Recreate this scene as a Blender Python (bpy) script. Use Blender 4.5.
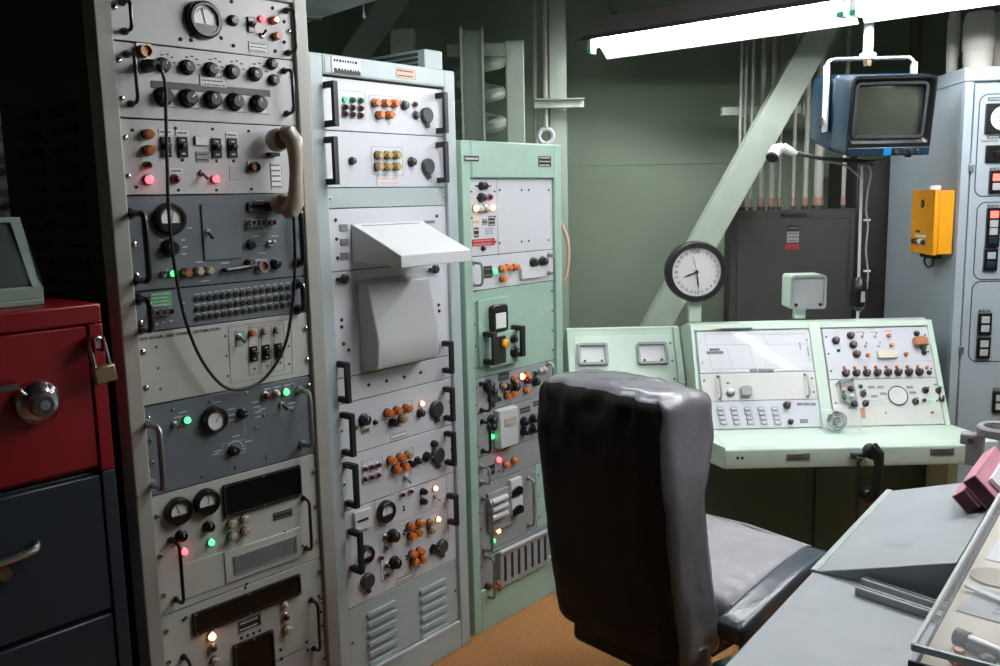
import bpy, math, random
from mathutils import Matrix, Vector, noise
random.seed(7)
R = math.radians
for o in list(bpy.data.objects):
    bpy.data.objects.remove(o)
SC = bpy.context.scene
COL = SC.collection

# ------------------------------------------------------------------ camera
CAM_H, FPX, PITCH, ROLL = 1.625, 895.0, R(8.6), R(1.27)
def _ray_cam(x, y, z):                     # camera axes (right, down, forward) -> world (X right, Y forward, Z up)
    c, s = math.cos(ROLL), math.sin(ROLL)
    x, y = c*x - s*y, s*x + c*y
    c, s = math.cos(PITCH), math.sin(PITCH)
    y, z = c*y + s*z, -s*y + c*z
    return Vector((x, z, -y))
CAM = Vector((0, 0, CAM_H))
cd = bpy.data.cameras.new('camera')
cd.sensor_width = 36.0
cd.lens = FPX/1000*36.0
cd.clip_start = 0.05
cam = bpy.data.objects.new('camera', cd)
COL.objects.link(cam)
r_, d_, f_ = _ray_cam(1, 0, 0), _ray_cam(0, 1, 0), _ray_cam(0, 0, 1)
cam.matrix_world = Matrix(((r_.x, -d_.x, -f_.x, 0), (r_.y, -d_.y, -f_.y, 0), (r_.z, -d_.z, -f_.z, CAM_H), (0, 0, 0, 1)))
SC.camera = cam
def ray(px, py):
    return _ray_cam((px-500)/FPX, (py-333)/FPX, 1.0)
def on_h(px, py, h):
    d = ray(px, py); return CAM + d*((h-CAM_H)/d.z)
def on_y(px, py, Y):
    d = ray(px, py); return CAM + d*(Y/d.y)

# ------------------------------------------------------------------ world, exposure
w = bpy.data.worlds.new('world'); SC.world = w
w.use_nodes = True
w.node_tree.nodes['Background'].inputs[0].default_value = (0.55, 0.6, 0.62, 1)
w.node_tree.nodes['Background'].inputs[1].default_value = 0.02
SC.view_settings.view_transform = 'Standard'
SC.view_settings.look = 'None'
SC.view_settings.gamma = 1.0
SC.view_settings.use_curve_mapping = False
SC.view_settings.exposure = 0.40
TUBE_POWER_A = 76.0      # emission of the fluorescent tubes over the console
TUBE_POWER_C = 55.0      # emission of the tube over the desk
TUBE_POWER_B = 44.0      # emission of the fluorescent tube over the racks

# ------------------------------------------------------------------ materials
def lin(c):
    return tuple(((v/255)/12.92 if v/255 <= .04045 else ((v/255+.055)/1.055)**2.4) for v in c)
MATS = {}
def mat(name, rgb, rough=.5, metal=0., var=.08, scale=12., bump=0., bscale=60., emit=0., trans=0., coat=0., spec=.5, alpha=1., dirt=None):
    if name in MATS: return MATS[name]
    m = bpy.data.materials.new(name); m.use_nodes = True
    nt = m.node_tree; N = nt.nodes; L = nt.links
    b = N['Principled BSDF']
    c = lin(rgb)
    tc = N.new('ShaderNodeTexCoord')
    nz = N.new('ShaderNodeTexNoise'); nz.inputs['Scale'].default_value = scale; nz.inputs['Detail'].default_value = 5
    L.new(tc.outputs['Object'], nz.inputs['Vector'])
    cr = N.new('ShaderNodeValToRGB')
    cr.color_ramp.elements[0].position = .3; cr.color_ramp.elements[1].position = .7
    cr.color_ramp.elements[0].color = (*[v*(1-var) for v in c], 1)
    cr.color_ramp.elements[1].color = (*[min(1, v*(1+var)) for v in c], 1)
    L.new(nz.outputs['Fac'], cr.inputs['Fac'])
    col = cr.outputs['Color']
    if dirt:
        n2 = N.new('ShaderNodeTexNoise'); n2.inputs['Scale'].default_value = dirt[1]; n2.inputs['Detail'].default_value = 8
        L.new(tc.outputs['Object'], n2.inputs['Vector'])
        r2 = N.new('ShaderNodeValToRGB'); r2.color_ramp.elements[0].position = dirt[2]; r2.color_ramp.elements[1].position = dirt[2]+.12
        L.new(n2.outputs['Fac'], r2.inputs['Fac'])
        mx = N.new('ShaderNodeMixRGB'); L.new(r2.outputs['Color'], mx.inputs['Fac'])
        L.new(col, mx.inputs['Color1']); mx.inputs['Color2'].default_value = (*lin(dirt[0]), 1)
        col = mx.outputs['Color']
    L.new(col, b.inputs['Base Color'])
    b.inputs['Roughness'].default_value = rough
    b.inputs['Metallic'].default_value = metal
    b.inputs['Specular IOR Level'].default_value = spec
    if coat: b.inputs['Coat Weight'].default_value = coat
    if trans:
        b.inputs['Transmission Weight'].default_value = trans
        b.inputs['IOR'].default_value = 1.12
    if alpha < 1: b.inputs['Alpha'].default_value = alpha
    if bump:
        n3 = N.new('ShaderNodeTexNoise'); n3.inputs['Scale'].default_value = bscale; n3.inputs['Detail'].default_value = 6
        L.new(tc.outputs['Object'], n3.inputs['Vector'])
        bp = N.new('ShaderNodeBump'); bp.inputs['Strength'].default_value = bump; bp.inputs['Distance'].default_value = .01
        L.new(n3.outputs['Fac'], bp.inputs['Height']); L.new(bp.outputs['Normal'], b.inputs['Normal'])
    if emit:
        b.inputs['Emission Color'].default_value = (*c, 1)
        b.inputs['Emission Strength'].default_value = emit
    MATS[name] = m
    return m
# structure
mat('wall_green', (146, 160, 140), .8, var=.05, scale=3, bump=.12, bscale=30)
mat('wall_dark', (70, 74, 70), .85)
mat('ceiling_dark', (58, 62, 58), .9)
mat('cork_floor', (158, 112, 68), .8, var=.3, scale=140, bump=.5, bscale=250, spec=.2)
mat('steel_green', (156, 168, 153), .55, var=.06)
mat('steel_dark', (66, 66, 62), .55, var=.06)
mat('locker_black', (46, 45, 42), .55, var=.06)
# racks
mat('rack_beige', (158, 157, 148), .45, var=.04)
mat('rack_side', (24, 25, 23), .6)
mat('rack_blue', (170, 182, 183), .42, var=.03)
mat('rack_green', (158, 188, 172), .45, var=.04)
mat('panel_white', (192, 192, 192), .42, var=.03)
mat('panel_white2', (206, 208, 214), .42, var=.02)
mat('panel_slate', (102, 109, 115), .42, var=.05)
mat('panel_grey', (150, 154, 156), .4, var=.05)
mat('panel_cream', (186, 188, 181), .42, var=.04)
mat('hood_white', (205, 207, 208), .4, var=.02)
mat('visor_grey', (196, 198, 200), .4, var=.02)
mat('black_gloss', (16, 16, 17), .3, var=.1)
mat('black_matt', (24, 24, 25), .5, var=.1)
mat('dark_line', (20, 21, 22), .7)
mat('charcoal', (52, 53, 56), .45)
mat('chrome', (205, 207, 210), .18, metal=1.)
mat('steel', (165, 166, 168), .35, metal=.9)
mat('brass', (150, 130, 105), .35, metal=.8)
mat('copper', (168, 112, 82), .35, metal=.6)
mat('fuse_orange', (196, 108, 38), .32, coat=.4)
mat('fuse_beige', (178, 166, 146), .35, coat=.3)
mat('fuse_gold', (170, 145, 95), .35, coat=.3)
mat('lens_red', (90, 14, 18), .2, coat=.6)
mat('lens_green', (20, 105, 70), .2, coat=.6)
mat('lens_clear', (190, 185, 178), .2, coat=.6)
mat('lit_red', (255, 62, 72), .3, emit=5)
mat('lit_green', (70, 225, 120), .3, emit=2.2)
mat('lit_amber', (255, 165, 110), .3, emit=5)
mat('lit_white', (255, 240, 225), .3, emit=3)
mat('dial_white', (236, 237, 236), .4, var=.02)
mat('ink', (28, 28, 30), .6)
mat('paint_white', (205, 208, 210), .6)
mat('paint_grey', (110, 112, 114), .6)
mat('label_white', (216, 217, 218), .5, var=.03)
mat('label_green', (90, 172, 110), .5)
mat('label_red', (176, 48, 62), .5)
mat('label_pink', (212, 170, 150), .5)
mat('display_black', (12, 12, 13), .25)
mat('handset_beige', (156, 147, 130), .35, coat=.2)
mat('cord_black', (20, 20, 22), .45)
# console and cabinets
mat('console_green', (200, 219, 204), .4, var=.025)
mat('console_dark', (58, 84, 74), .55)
mat('console_panel', (212, 212, 208), .42, var=.02)
mat('console_panel_blue', (208, 210, 218), .42, var=.02)
mat('knob_maroon', (52, 24, 26), .3)
mat('key_grey', (168, 170, 172), .4)
mat('orange_cap', (224, 130, 72), .4)
mat('paper', (226, 228, 232), .55, var=.02)
mat('acrylic', (240, 245, 248), .05, alpha=.1, spec=.6, var=0)
mat('cab_blue', (160, 172, 179), .42, var=.03)
mat('yellow_box', (232, 158, 22), .4, var=.04)
mat('tv_blue', (10, 37, 55), .38, var=.1, scale=6, dirt=((120, 140, 150), 22, .72))
mat('tv_black', (14, 15, 17), .35)
mat('tv_screen', (60, 64, 56), .12, var=.15, scale=10)
mat('white_paint', (220, 221, 220), .35)
mat('conduit_white', (168, 168, 158), .5, var=.06, scale=30)
mat('conduit_salmon', (164, 124, 106), .5)
mat('pipe_white', (240, 236, 226), .5, var=.04)
mat('lamp_housing', (118, 112, 108), .5)
mat('duct_blue', (232, 240, 241), .45)
mat('lamp_white', (235, 238, 236), .35)
# left side and foreground
mat('safe_red', (128, 8, 20), .35, var=.06)
mat('safe_blue', (34, 43, 54), .45, var=.08)
mat('case_green', (138, 156, 144), .5)
mat('glass_dark', (120, 135, 130), .06, alpha=.25, spec=.6)
mat('case_back', (104, 120, 116), .6)
mat('vinyl_black', (36, 33, 31), .62, var=.15, scale=8, bump=.25, bscale=22, spec=.25)
mat('vinyl_grey', (150, 149, 153), .4, var=.1, scale=7, bump=.8, bscale=11)
mat('vinyl_side', (112, 112, 118), .26, var=.12, scale=7, bump=.8, bscale=10)
mat('vinyl_navy', (60, 68, 76), .26, var=.1, bump=.2, bscale=20)
mat('desk_grey', (154, 160, 163), .45, var=.05, scale=6, bump=.03, dirt=((146, 151, 152), 9, .62))
mat('desk_trim', (168, 178, 172), .45)
mat('rod_grey', (164, 167, 169), .4)
mat('binder_pink', (202, 140, 156), .5)
mat('binder_maroon', (66, 14, 30), .6)
mat('cast_grey', (128, 126, 128), .6, bump=.3, bscale=120)
mat('cream_board', (222, 214, 196), .6, var=.06)
mat('photo_grey', (172, 174, 178), .4, var=.2, scale=14)

# ------------------------------------------------------------------ mesh builder
class MB:
    def __init__(s):
        s.v = []; s.f = []; s.mi = []; s.mats = []; s.c = 0
    def m(s, name):
        if name not in s.mats: s.mats.append(name)
        s.c = s.mats.index(name); return s
    def _add(s, vs, fs):
        b = len(s.v); s.v += [tuple(v) for v in vs]
        for f in fs: s.f.append([b+i for i in f]); s.mi.append(s.c)
        return s
    def box(s, x0, x1, y0, y1, z0, z1):
        vs = [(x, y, z) for x in (x0, x1) for y in (y0, y1) for z in (z0, z1)]
        return s._add(vs, [(0, 1, 3, 2), (4, 6, 7, 5), (0, 4, 5, 1), (2, 3, 7, 6), (0, 2, 6, 4), (1, 5, 7, 3)])
    def cbox(s, c, d):
        return s.box(c[0]-d[0]/2, c[0]+d[0]/2, c[1]-d[1]/2, c[1]+d[1]/2, c[2]-d[2]/2, c[2]+d[2]/2)
    def hexa(s, p):                      # 8 points: bottom ring 4, top ring 4
        return s._add(p, [(3, 2, 1, 0), (4, 5, 6, 7), (0, 1, 5, 4), (1, 2, 6, 5), (2, 3, 7, 6), (3, 0, 4, 7)])
    def lathe(s, prof, n=16, axis='y', c=(0, 0, 0), caps=True):
        vs = []; fs = []
        for r, t in prof:
            for k in range(n):
                a = 2*math.pi*k/n; p, q = r*math.cos(a), r*math.sin(a)
                vs.append({'y': (c[0]+p, c[1]+t, c[2]+q), 'z': (c[0]+p, c[1]+q, c[2]+t), 'x': (c[0]+t, c[1]+p, c[2]+q)}[axis])
        for i in range(len(prof)-1):
            for k in range(n):
                k2 = (k+1) % n
                fs.append((i*n+k, i*n+k2, (i+1)*n+k2, (i+1)*n+k))
        if caps:
            fs.append(tuple(range(n))[::-1]); fs.append(tuple((len(prof)-1)*n+k for k in range(n)))
        return s._add(vs, fs)
    def cyl(s, p0, p1, r0, r1=None, n=12):
        r1 = r0 if r1 is None else r1
        return s.tube([p0, p1], [r0, r1], n)
    def tube(s, path, r, n=8, closed=False):
        P = [Vector(p) for p in path]; k = len(P)
        rs = r if isinstance(r, (list, tuple)) else [r]*k
        def tan(i):
            if closed: return (P[(i+1) % k]-P[i-1]).normalized()
            return (P[min(i+1, k-1)]-P[max(i-1, 0)]).normalized()
        t = tan(0); u = t.orthogonal().normalized()
        vs = []; fs = []
        for i in range(k):
            t2 = tan(i)
            q = t.rotation_difference(t2); u = q @ u; t = t2
            u = (u - t*u.dot(t)).normalized(); v = t.cross(u)
            for j in range(n):
                a = 2*math.pi*j/n
                vs.append(P[i]+(u*math.cos(a)+v*math.sin(a))*rs[i])
        for i in range(k if closed else k-1):
            i2 = (i+1) % k
            for j in range(n):
                j2 = (j+1) % n
                fs.append((i*n+j, i*n+j2, i2*n+j2, i2*n+j))
        if not closed:
            fs.append(tuple(range(n))[::-1]); fs.append(tuple((k-1)*n+j for j in range(n)))
        return s._add(vs, fs)
    def prism(s, pts, y0, y1, axis='y'):   # outline pts extruded along an axis
        n = len(pts)
        mk = {'y': lambda a, b, t: (a, t, b), 'x': lambda a, b, t: (t, a, b), 'z': lambda a, b, t: (a, b, t)}[axis]
        vs = [mk(a, b, y0) for a, b in pts]+[mk(a, b, y1) for a, b in pts]
        fs = [tuple(range(n)), tuple(range(n, 2*n))[::-1]]+[(i, i+n, (i+1) % n+n, (i+1) % n) for i in range(n)]
        return s._add(vs, fs)
    def rring(s, w, h, rad, y0, y1, t, n=5, c=(0, 0)):   # rounded rectangular ring in the xz plane
        o = rrect(w, h, rad, n); i = rrect(w-2*t, h-2*t, max(rad-t, .0005), n); k = len(o)
        vs = []
        for ring in (o, i):
            for y in (y0, y1): vs += [(c[0]+a, y, c[1]+b) for a, b in ring]
        fs = []
        for j in range(k):
            j2 = (j+1) % k
            fs += [(j, j2, k+j2, k+j), (2*k+j2, 2*k+j, 3*k+j, 3*k+j2), (j2, j, 2*k+j, 2*k+j2), (k+j, k+j2, 3*k+j2, 3*k+j)]
        return s._add(vs, fs)
    def mesh(s, name, smooth=35):
        me = bpy.data.meshes.new(name); me.from_pydata(s.v, [], s.f)
        for n in s.mats: me.materials.append(MATS[n])
        me.polygons.foreach_set('material_index', s.mi)
        import bmesh
        b = bmesh.new(); b.from_mesh(me); bmesh.ops.recalc_face_normals(b, faces=b.faces[:]); b.to_mesh(me); b.free()
        if smooth:
            me.polygons.foreach_set('use_smooth', [True]*len(me.polygons)); me.set_sharp_from_angle(angle=R(smooth))
        me.update(); return me
def catmull(P, n=6):
    P = [Vector(p) for p in P]; out = []
    for i in range(len(P)-1):
        p0, p1, p2, p3 = P[max(i-1, 0)], P[i], P[i+1], P[min(i+2, len(P)-1)]
        for k in range(n):
            t = k/n
            out.append(.5*((2*p1)+(p2-p0)*t+(2*p0-5*p1+4*p2-p3)*t*t+(3*p1-p0-3*p2+p3)*t**3))
    out.append(P[-1]); return out
def rrect(w, h, r, n=5):
    out = []
    for cx, cy, a0 in ((w/2-r, h/2-r, 0), (-w/2+r, h/2-r, 90), (-w/2+r, -h/2+r, 180), (w/2-r, -h/2+r, 270)):
        for k in range(n+1):
            a = R(a0+90*k/n); out.append((cx+r*math.cos(a), cy+r*math.sin(a)))
    return out
def link(name, mesh, parent=None, loc=(0, 0, 0), rot=None, bevel=0, seg=2):
    o = bpy.data.objects.new(name, mesh); COL.objects.link(o)
    o.parent = parent; o.location = loc
    if rot: o.rotation_euler = rot
    if bevel:
        md = o.modifiers.new('bevel', 'BEVEL'); md.width = bevel; md.segments = seg; md.limit_method = 'ANGLE'; md.angle_limit = R(40)
    return o
def build(name, mb, parent=None, loc=(0, 0, 0), rot=None, bevel=0, seg=2, smooth=35):
    return link(name, mb.mesh(name, smooth), parent, loc, rot, bevel, seg)
def tag(o, label, cat, group=None):
    o['label'] = label; o['category'] = cat
    if group: o['group'] = group
    return o
def thing(name, label, cat, loc=(0, 0, 0), rot=(0, 0, 0), group=None):
    o = bpy.data.objects.new(name, None); COL.objects.link(o)
    o.empty_display_size = .1
    o.location = loc; o.rotation_euler = rot
    return tag(o, label, cat, group)
def struct(o):
    o['kind'] = 'structure'; return o
def stuff(o):
    o['kind'] = 'stuff'; return o
def sub(o, lab):
    o['label'] = lab; return o
CACHE = {}
def cached(key, fn):
    if key not in CACHE: CACHE[key] = fn()
    return CACHE[key]
def text_mesh(name, txt, size, m, depth=.0004, align='CENTER'):
    cu = bpy.data.curves.new(name, 'FONT'); cu.body = txt; cu.size = size; cu.extrude = depth; cu.align_x = align; cu.align_y = 'CENTER'
    cu.resolution_u = 2
    ob = bpy.data.objects.new(name, cu); COL.objects.link(ob)
    dg = bpy.context.evaluated_depsgraph_get()
    me = bpy.data.meshes.new_from_object(ob.evaluated_get(dg))
    bpy.data.objects.remove(ob); bpy.data.curves.remove(cu)
    me.materials.clear(); me.materials.append(MATS[m]); me.name = name
    return me
FACE_UP = (R(90), 0, 0)      # text lying in xy stands up facing -y

class Face:
    """A flat front: local x right, z up, -y outwards."""
    def __init__(s, M): s.M = M; s.I = M.inverted()
    def at(s, px, py, off=0.):
        o = s.I @ CAM; d = s.I.to_3x3() @ ray(px, py)
        t = (-off-o.y)/d.y; p = o+d*t
        return p.x, p.z

# ------------------------------------------------------------------ small hardware, shared meshes
def me_knob(r, m='black_gloss', h=None, pointer=True):
    h = h or r*1.15
    def f():
        b = MB().m(m)
        b.lathe([(r, 0), (r, -.2*h), (r*.8, -.3*h), (r*.74, -.92*h), (r*.62, -h)], 18)
        if pointer:
            b.m('paint_white').box(-r*.06, r*.06, -h*1.02, -h*.95, r*.1, r*.6)
        return b.mesh('knob')
    return cached(('knob', r, m, h, pointer), f)
def me_bar_knob(r):
    def f():
        b = MB().m('black_gloss').lathe([(r, 0), (r*.95, -.35*r), (r*.6, -.4*r)], 18)
        b.box(-r*.26, r*.26, -1.25*r, -.3*r, -r*.95, r*.95)
        b.m('paint_white').box(-r*.05, r*.05, -1.28*r, -1.2*r, r*.2, r*.9)
        return b.mesh('knob')
    return cached(('bar', r), f)
def me_fuse(m, r=.009, h=.022):
    def f():
        b = MB().m('black_matt').lathe([(r*1.1, 0), (r*1.1, -h*.25)], 12)
        b.m(m).lathe([(r, -h*.25), (r, -h*.8), (r*.75, -h)], 12)
        b.box(-r*.9, r*.9, -h*1.04, -h*.98, -r*.14, r*.14)
        return b.mesh('fuse_cap')
    return cached(('fuse', m, r, h), f)
def me_lamp(m, r=.0075):
    def f():
        b = MB().m('steel').lathe([(r*1.25, 0), (r*1.25, -.004), (r, -.006)], 14)
        b.m(m).lathe([(r, -.005), (r*.95, -.010), (r*.75, -.014), (r*.35, -.0165)], 14)
        return b.mesh('indicator_lamp')
    return cached(('lamp', m, r), f)
def me_toggle(tilt=20, m='chrome', s=1.):
    def f():
        b = MB().m('steel').lathe([(.0075*s, 0), (.0075*s, -.004*s), (.005*s, -.006*s)], 6)
        z = math.sin(R(tilt))*.02*s; y = -.006*s-math.cos(R(tilt))*.018*s
        b.m(m).tube([(0, -.004*s, 0), (0, y, z)], [.0022*s, .0036*s], 8)
        return b.mesh('toggle_switch')
    return cached(('tog', tilt, m, s), f)
def me_breaker(w=.021, h=.043):
    def f():
        b = MB().m('black_gloss').box(-w/2, w/2, -.006, 0, -h/2, h/2)
        b.m('charcoal').hexa([(-w*.3, -.006, -h*.18), (w*.3, -.006, -h*.18), (w*.3, -.006, h*.2), (-w*.3, -.006, h*.2),
                              (-w*.26, -.02, h*.02), (w*.26, -.02, h*.02), (w*.26, -.02, h*.16), (-w*.26, -.02, h*.16)])
        b.m('paint_white').box(-w*.2, w*.2, -.0066, -.006, h*.3, h*.36).box(-w*.2, w*.2, -.0066, -.006, -h*.36, -h*.3)
        return b.mesh('breaker_switch')
    return cached(('brk', w, h), f)
def me_jack(m='black_matt', r=.006):
    def f():
        b = MB().m('charcoal').lathe([(r*1.2, 0), (r*1.2, -.003), (r, -.004)], 10)
        b.m('dark_line').lathe([(r*.85, -.002), (r*.85, -.0048)], 10)
        return b.mesh('jack_socket')
    return cached(('jack', m, r), f)
def me_connector(r=.013, m='brass'):
    def f():
        b = MB().m('steel').box(-r*1.2, r*1.2, -.003, 0, -r*1.2, r*1.2)
        b.m(m).lathe([(r, -.003), (r, -.018), (r*.8, -.018), (r*.8, -.008)], 18)
        b.m('copper').lathe([(r*.78, -.006), (r*.78, -.010)], 18)
        return b.mesh('connector')
    return cached(('conn', r, m), f)
def me_cover(r=.02):          # round screw cap with a pull tab
    def f():
        b = MB().m('charcoal').lathe([(r, 0), (r, -.012), (r*.86, -.016)], 20)
        b.prism([(-r*.3, -r*.8), (r*.3, -r*.8), (r*.42, -r*1.5), (-r*.1, -r*1.55)], -.010, -.004)
        return b.mesh('receptacle_cap')
    return cached(('cover', r), f)
def me_plate(w, h, m='label_white', ink='ink', rows=2, frame=True, t=.0016):
    def f():
        b = MB().m(m).box(-w/2, w/2, -t, 0, -h/2, h/2)
        rnd = random.Random(int(w*1e5)+int(h*1e5)+rows)
        for k in range(rows):
            z = h/2-h*(k+.5)/rows; hh = h/rows*.15; x = -w*.42
            while x < w*.36:
                ww = w*rnd.uniform(.03, .11)
                b.m(ink).box(x, min(x+ww, w*.42), -t-.0003, -t, z-hh, z+hh); x += ww+w*.03
        if frame: b.m(ink).rring(w*.98, h*.96, .001, -t-.0002, -t, .0008, 1)
        return b.mesh('name_plate')
    return cached(('plate', w, h, m, ink, rows, frame), f)
def me_meter(r, half=True, face='dial_white', needle=20):
    def f():
        b = MB().m('black_gloss').lathe([(r*1.04, 0), (r*1.04, -.006), (r, -.016), (r*.9, -.02), (r*.76, -.02), (r*.74, -.012)], 28, caps=False)
        b.m(face).lathe([(r*.76, -.0118), (r*.05, -.0122)], 28, caps=True)
        if half:
            pts = [(r*.75*math.cos(R(a)), r*.75*math.sin(R(a))) for a in range(200, 341, 10)]
            b.m('black_gloss').prism(pts, -.0175, -.0122)
        b.m('ink')
        for k in range(9):
            a = R(40+100*k/8); x, z = math.cos(a), math.sin(a); q0, q1 = r*.55, r*.66
            b.tube([(x*q0, -.0128, z*q0), (x*q1, -.0128, z*q1)], r*.016, 4)
        a = R(90+needle)
        b.tube([(0, -.013, -r*.2), (math.cos(a)*r*.6, -.013, math.sin(a)*r*.6)], r*.02, 4)
        return b.mesh('meter')
    return cached(('meter', r, half, face, needle), f)

class Panel:
    """A bolted front panel of a rack or console: an object plus helpers that hang hardware on it."""
    def __init__(s, root, face, z0, z1, hw, m, name='front_panel', y=0., t=.005, x0=None, x1=None, bevel=.0015, frame=None):
        s.root, s.face = root, face
        x0 = -hw if x0 is None else x0; x1 = hw if x1 is None else x1
        s.cx, s.cz = (x0+x1)/2, (z0+z1)/2; s.w, s.h = x1-x0, z1-z0; s.y = y
        b = MB().m(m).box(-s.w/2, s.w/2, 0, t, -s.h/2, s.h/2)
        s.o = build(name, b, root, (s.cx, y, s.cz), bevel=bevel, seg=1)
        if frame is not None:
            Mx = frame @ Matrix.Translation((s.cx, y, s.cz)); s.o.location = Mx.to_translation(); s.o.rotation_euler = Mx.to_euler()
        s.scr = []; s.prt = []
    def xz(s, px, py, off=0.):
        x, z = s.face.at(px, py, off-s.y); return x-s.cx, z-s.cz
    def put(s, name, me, px, py, off=.008, rot=0., lab=None, dy=0.):
        x, z = s.xz(px, py, off)
        o = link(name, me, s.o, (x, -dy, z), (0, R(rot), 0) if rot else None)
        if lab: o['label'] = lab
        return o
    def knob(s, px, py, r=.016, m='black_gloss', rot=0, lab=None): return s.put('knob', me_knob(r, m), px, py, r*.9, rot, lab)
    def bar(s, px, py, r=.018, rot=0): return s.put('knob', me_bar_knob(r), px, py, r*.9, rot)
    def fuse(s, px, py, m='fuse_orange', r=.009):
        r = r*.84 if r > .011 else r
        return s.put('fuse_cap', me_fuse(m, r, r*1.9), px, py, r*1.3)
    def lamp(s, px, py, m, r=.0075):
        if m.startswith('lit'): r *= .85
        o = s.put('indicator_lamp', me_lamp(m, r), px, py, .01)
        if m.startswith('lit'): o['label'] = 'lit '+{'lit_red': 'red', 'lit_green': 'green', 'lit_amber': 'amber', 'lit_white': 'white'}[m]+' lamp'
        return o
    def tog(s, px, py, tilt=20, m='chrome', sc=1.): return s.put('toggle_switch', me_toggle(tilt, m, sc), px, py, .01)
    def brk(s, px, py, w=.021, h=.043): return s.put('breaker_switch', me_breaker(w, h), px, py, .006)
    def meter(s, px, py, r, half=True, needle=20, face='dial_white'): return s.put('meter', me_meter(r, half, face, needle), px, py, .015)
    def plate(s, px, py, w, h, m='label_white', ink='ink', rows=2, rot=0, frame=True): return s.put('name_plate', me_plate(w, h, m, ink, rows, frame), px, py, .002, rot)
    def conn(s, px, py, r=.013, m='brass'): return s.put('connector', me_connector(r, m), px, py, .01)
    def cap(s, px, py, r=.02): return s.put('receptacle_cap', me_cover(r), px, py, .012)
    def screws(s, pts, r=.004, m='steel'):
        for p in pts: s.scr.append((*s.xz(*p, .002), r, m))
    def edge_screws(s, n=2, r=.0055, m='chrome'):
        if s.root is r1: r *= 1.35
        for sx in (-1, 1):
            for k in range(n):
                s.scr.append((sx*(s.w/2-(.0095 if s.root is r1 else .013)), s.h/2-s.h*(k+.5)/n, r, m))
    def mark(s, px, py, w, h, m='paint_white'):
        x, z = s.xz(px, py); s.prt.append((x, z, w, h, m))
    def line(s, pts, t=.0012, m='paint_grey', closed=True):
        P = [s.xz(*p) for p in pts]
        b = MB().m(m)
        for i in range(len(P) if closed else len(P)-1):
            a, c = P[i], P[(i+1) % len(P)]
            b.tube([(a[0], -.0004, a[1]), (c[0], -.0004, c[1])], t*.6, 4)
        return build('printed_outline', b, s.o)
    def window(s, corners, name='display_window', m='display_black', d=.008, frame='black_matt'):
        P = [s.xz(*p) for p in corners]
        x0 = (P[0][0]+P[3][0])/2; x1 = (P[1][0]+P[2][0])/2; z1 = (P[0][1]+P[1][1])/2; z0 = (P[2][1]+P[3][1])/2
        w_, h_ = x1-x0, z1-z0
        b = MB().m(m).box(-w_/2+.004, w_/2-.004, -d*.5, 0, -h_/2+.004, h_/2-.004)
        b.m(frame).rring(w_, h_, .003, -d, 0, .006, 2)
        b.m('steel')
        for i in (-1, 0, 1):
            for j in (-1, 1): b.lathe([(.003, -d), (.002, -d-.002)], 8, c=(i*(w_/2-.006), 0, j*(h_/2-.004)))
        return build(name, b, s.o, ((x0+x1)/2, 0, (z0+z1)/2))
    def raised(s, corners, name='cover_plate', m='panel_white', d=.004, bevel=.001):
        P = [s.xz(*p, d) for p in corners]
        x0 = (P[0][0]+P[3][0])/2; x1 = (P[1][0]+P[2][0])/2; z1 = (P[0][1]+P[1][1])/2; z0 = (P[2][1]+P[3][1])/2
        b = MB().m(m).box(-(x1-x0)/2, (x1-x0)/2, -d, 0, -(z1-z0)/2, (z1-z0)/2)
        return build(name, b, s.o, ((x0+x1)/2, 0, (z0+z1)/2), bevel=bevel, seg=1)
    def handle(s, pt, pb, d=.05, r=.0045, m='black_gloss', foot=True):
        x0, z1 = s.xz(*pt, .005); x1, z0 = s.xz(*pb, .005); x = (x0+x1)/2
        h = z1-z0; q = min(.016, h*.2)
        path = [(0, 0, h/2)]
        for k in range(5):
            a = R(90*k/4); path.append((0, -d+q-q*math.sin(a), h/2-q+q*math.cos(a)))
        for k in range(5):
            a = R(90*k/4); path.append((0, -d+q-q*math.cos(a), -h/2+q-q*math.sin(a)))
        path.append((0, 0, -h/2))
        b = MB().m(m).tube(path, r, 8)
        if foot:
            for z in (-h/2, h/2): b.lathe([(r*1.9, 0), (r*1.9, -.004), (r*1.2, -.012)], 10, c=(0, 0, z))
        return build('handle', b, s.o, (x, 0, (z0+z1)/2))
    def chan_handle(s, pt, pb, d=.045, wd=.018, m='black_matt', dirx=1):
        x0, z1 = s.xz(*pt, .01); x1, z0 = s.xz(*pb, .01); x = (x0+x1)/2; h = z1-z0
        b = MB().m(m)
        out = [(0, -h/2), (-d, -h/2), (-d, h/2), (0, h/2), (0, h/2-.016), (-d+.016, h/2-.016), (-d+.016, -h/2+.016), (0, -h/2+.016)]
        for (a0, a1, c0, c1) in ((-d, 0, h/2-.018, h/2), (-d, 0, -h/2, -h/2+.018), (-d-.008, -d+.004, -h/2, h/2)):
            b.box(-wd/2, wd/2, a0, a1, c0, c1)
        return build('handle', b, s.o, (x, 0, (z0+z1)/2), bevel=.0025)
    def finish(s):
        if s.scr:
            b = MB()
            for x, z, r, m in s.scr:
                b.m(m).lathe([(r, 0), (r*.85, -r*.5), (r*.4, -r*.75)], 8, c=(x, 0, z))
            stuff(build('panel_screws', b, s.o))
        if s.prt:
            b = MB()
            for x, z, w_, h_, m in s.prt: b.m(m).box(x-w_/2, x+w_/2, -.0005, 0, z-h_/2, z+h_/2)
            stuff(build('printed_markings', b, s.o))

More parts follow.
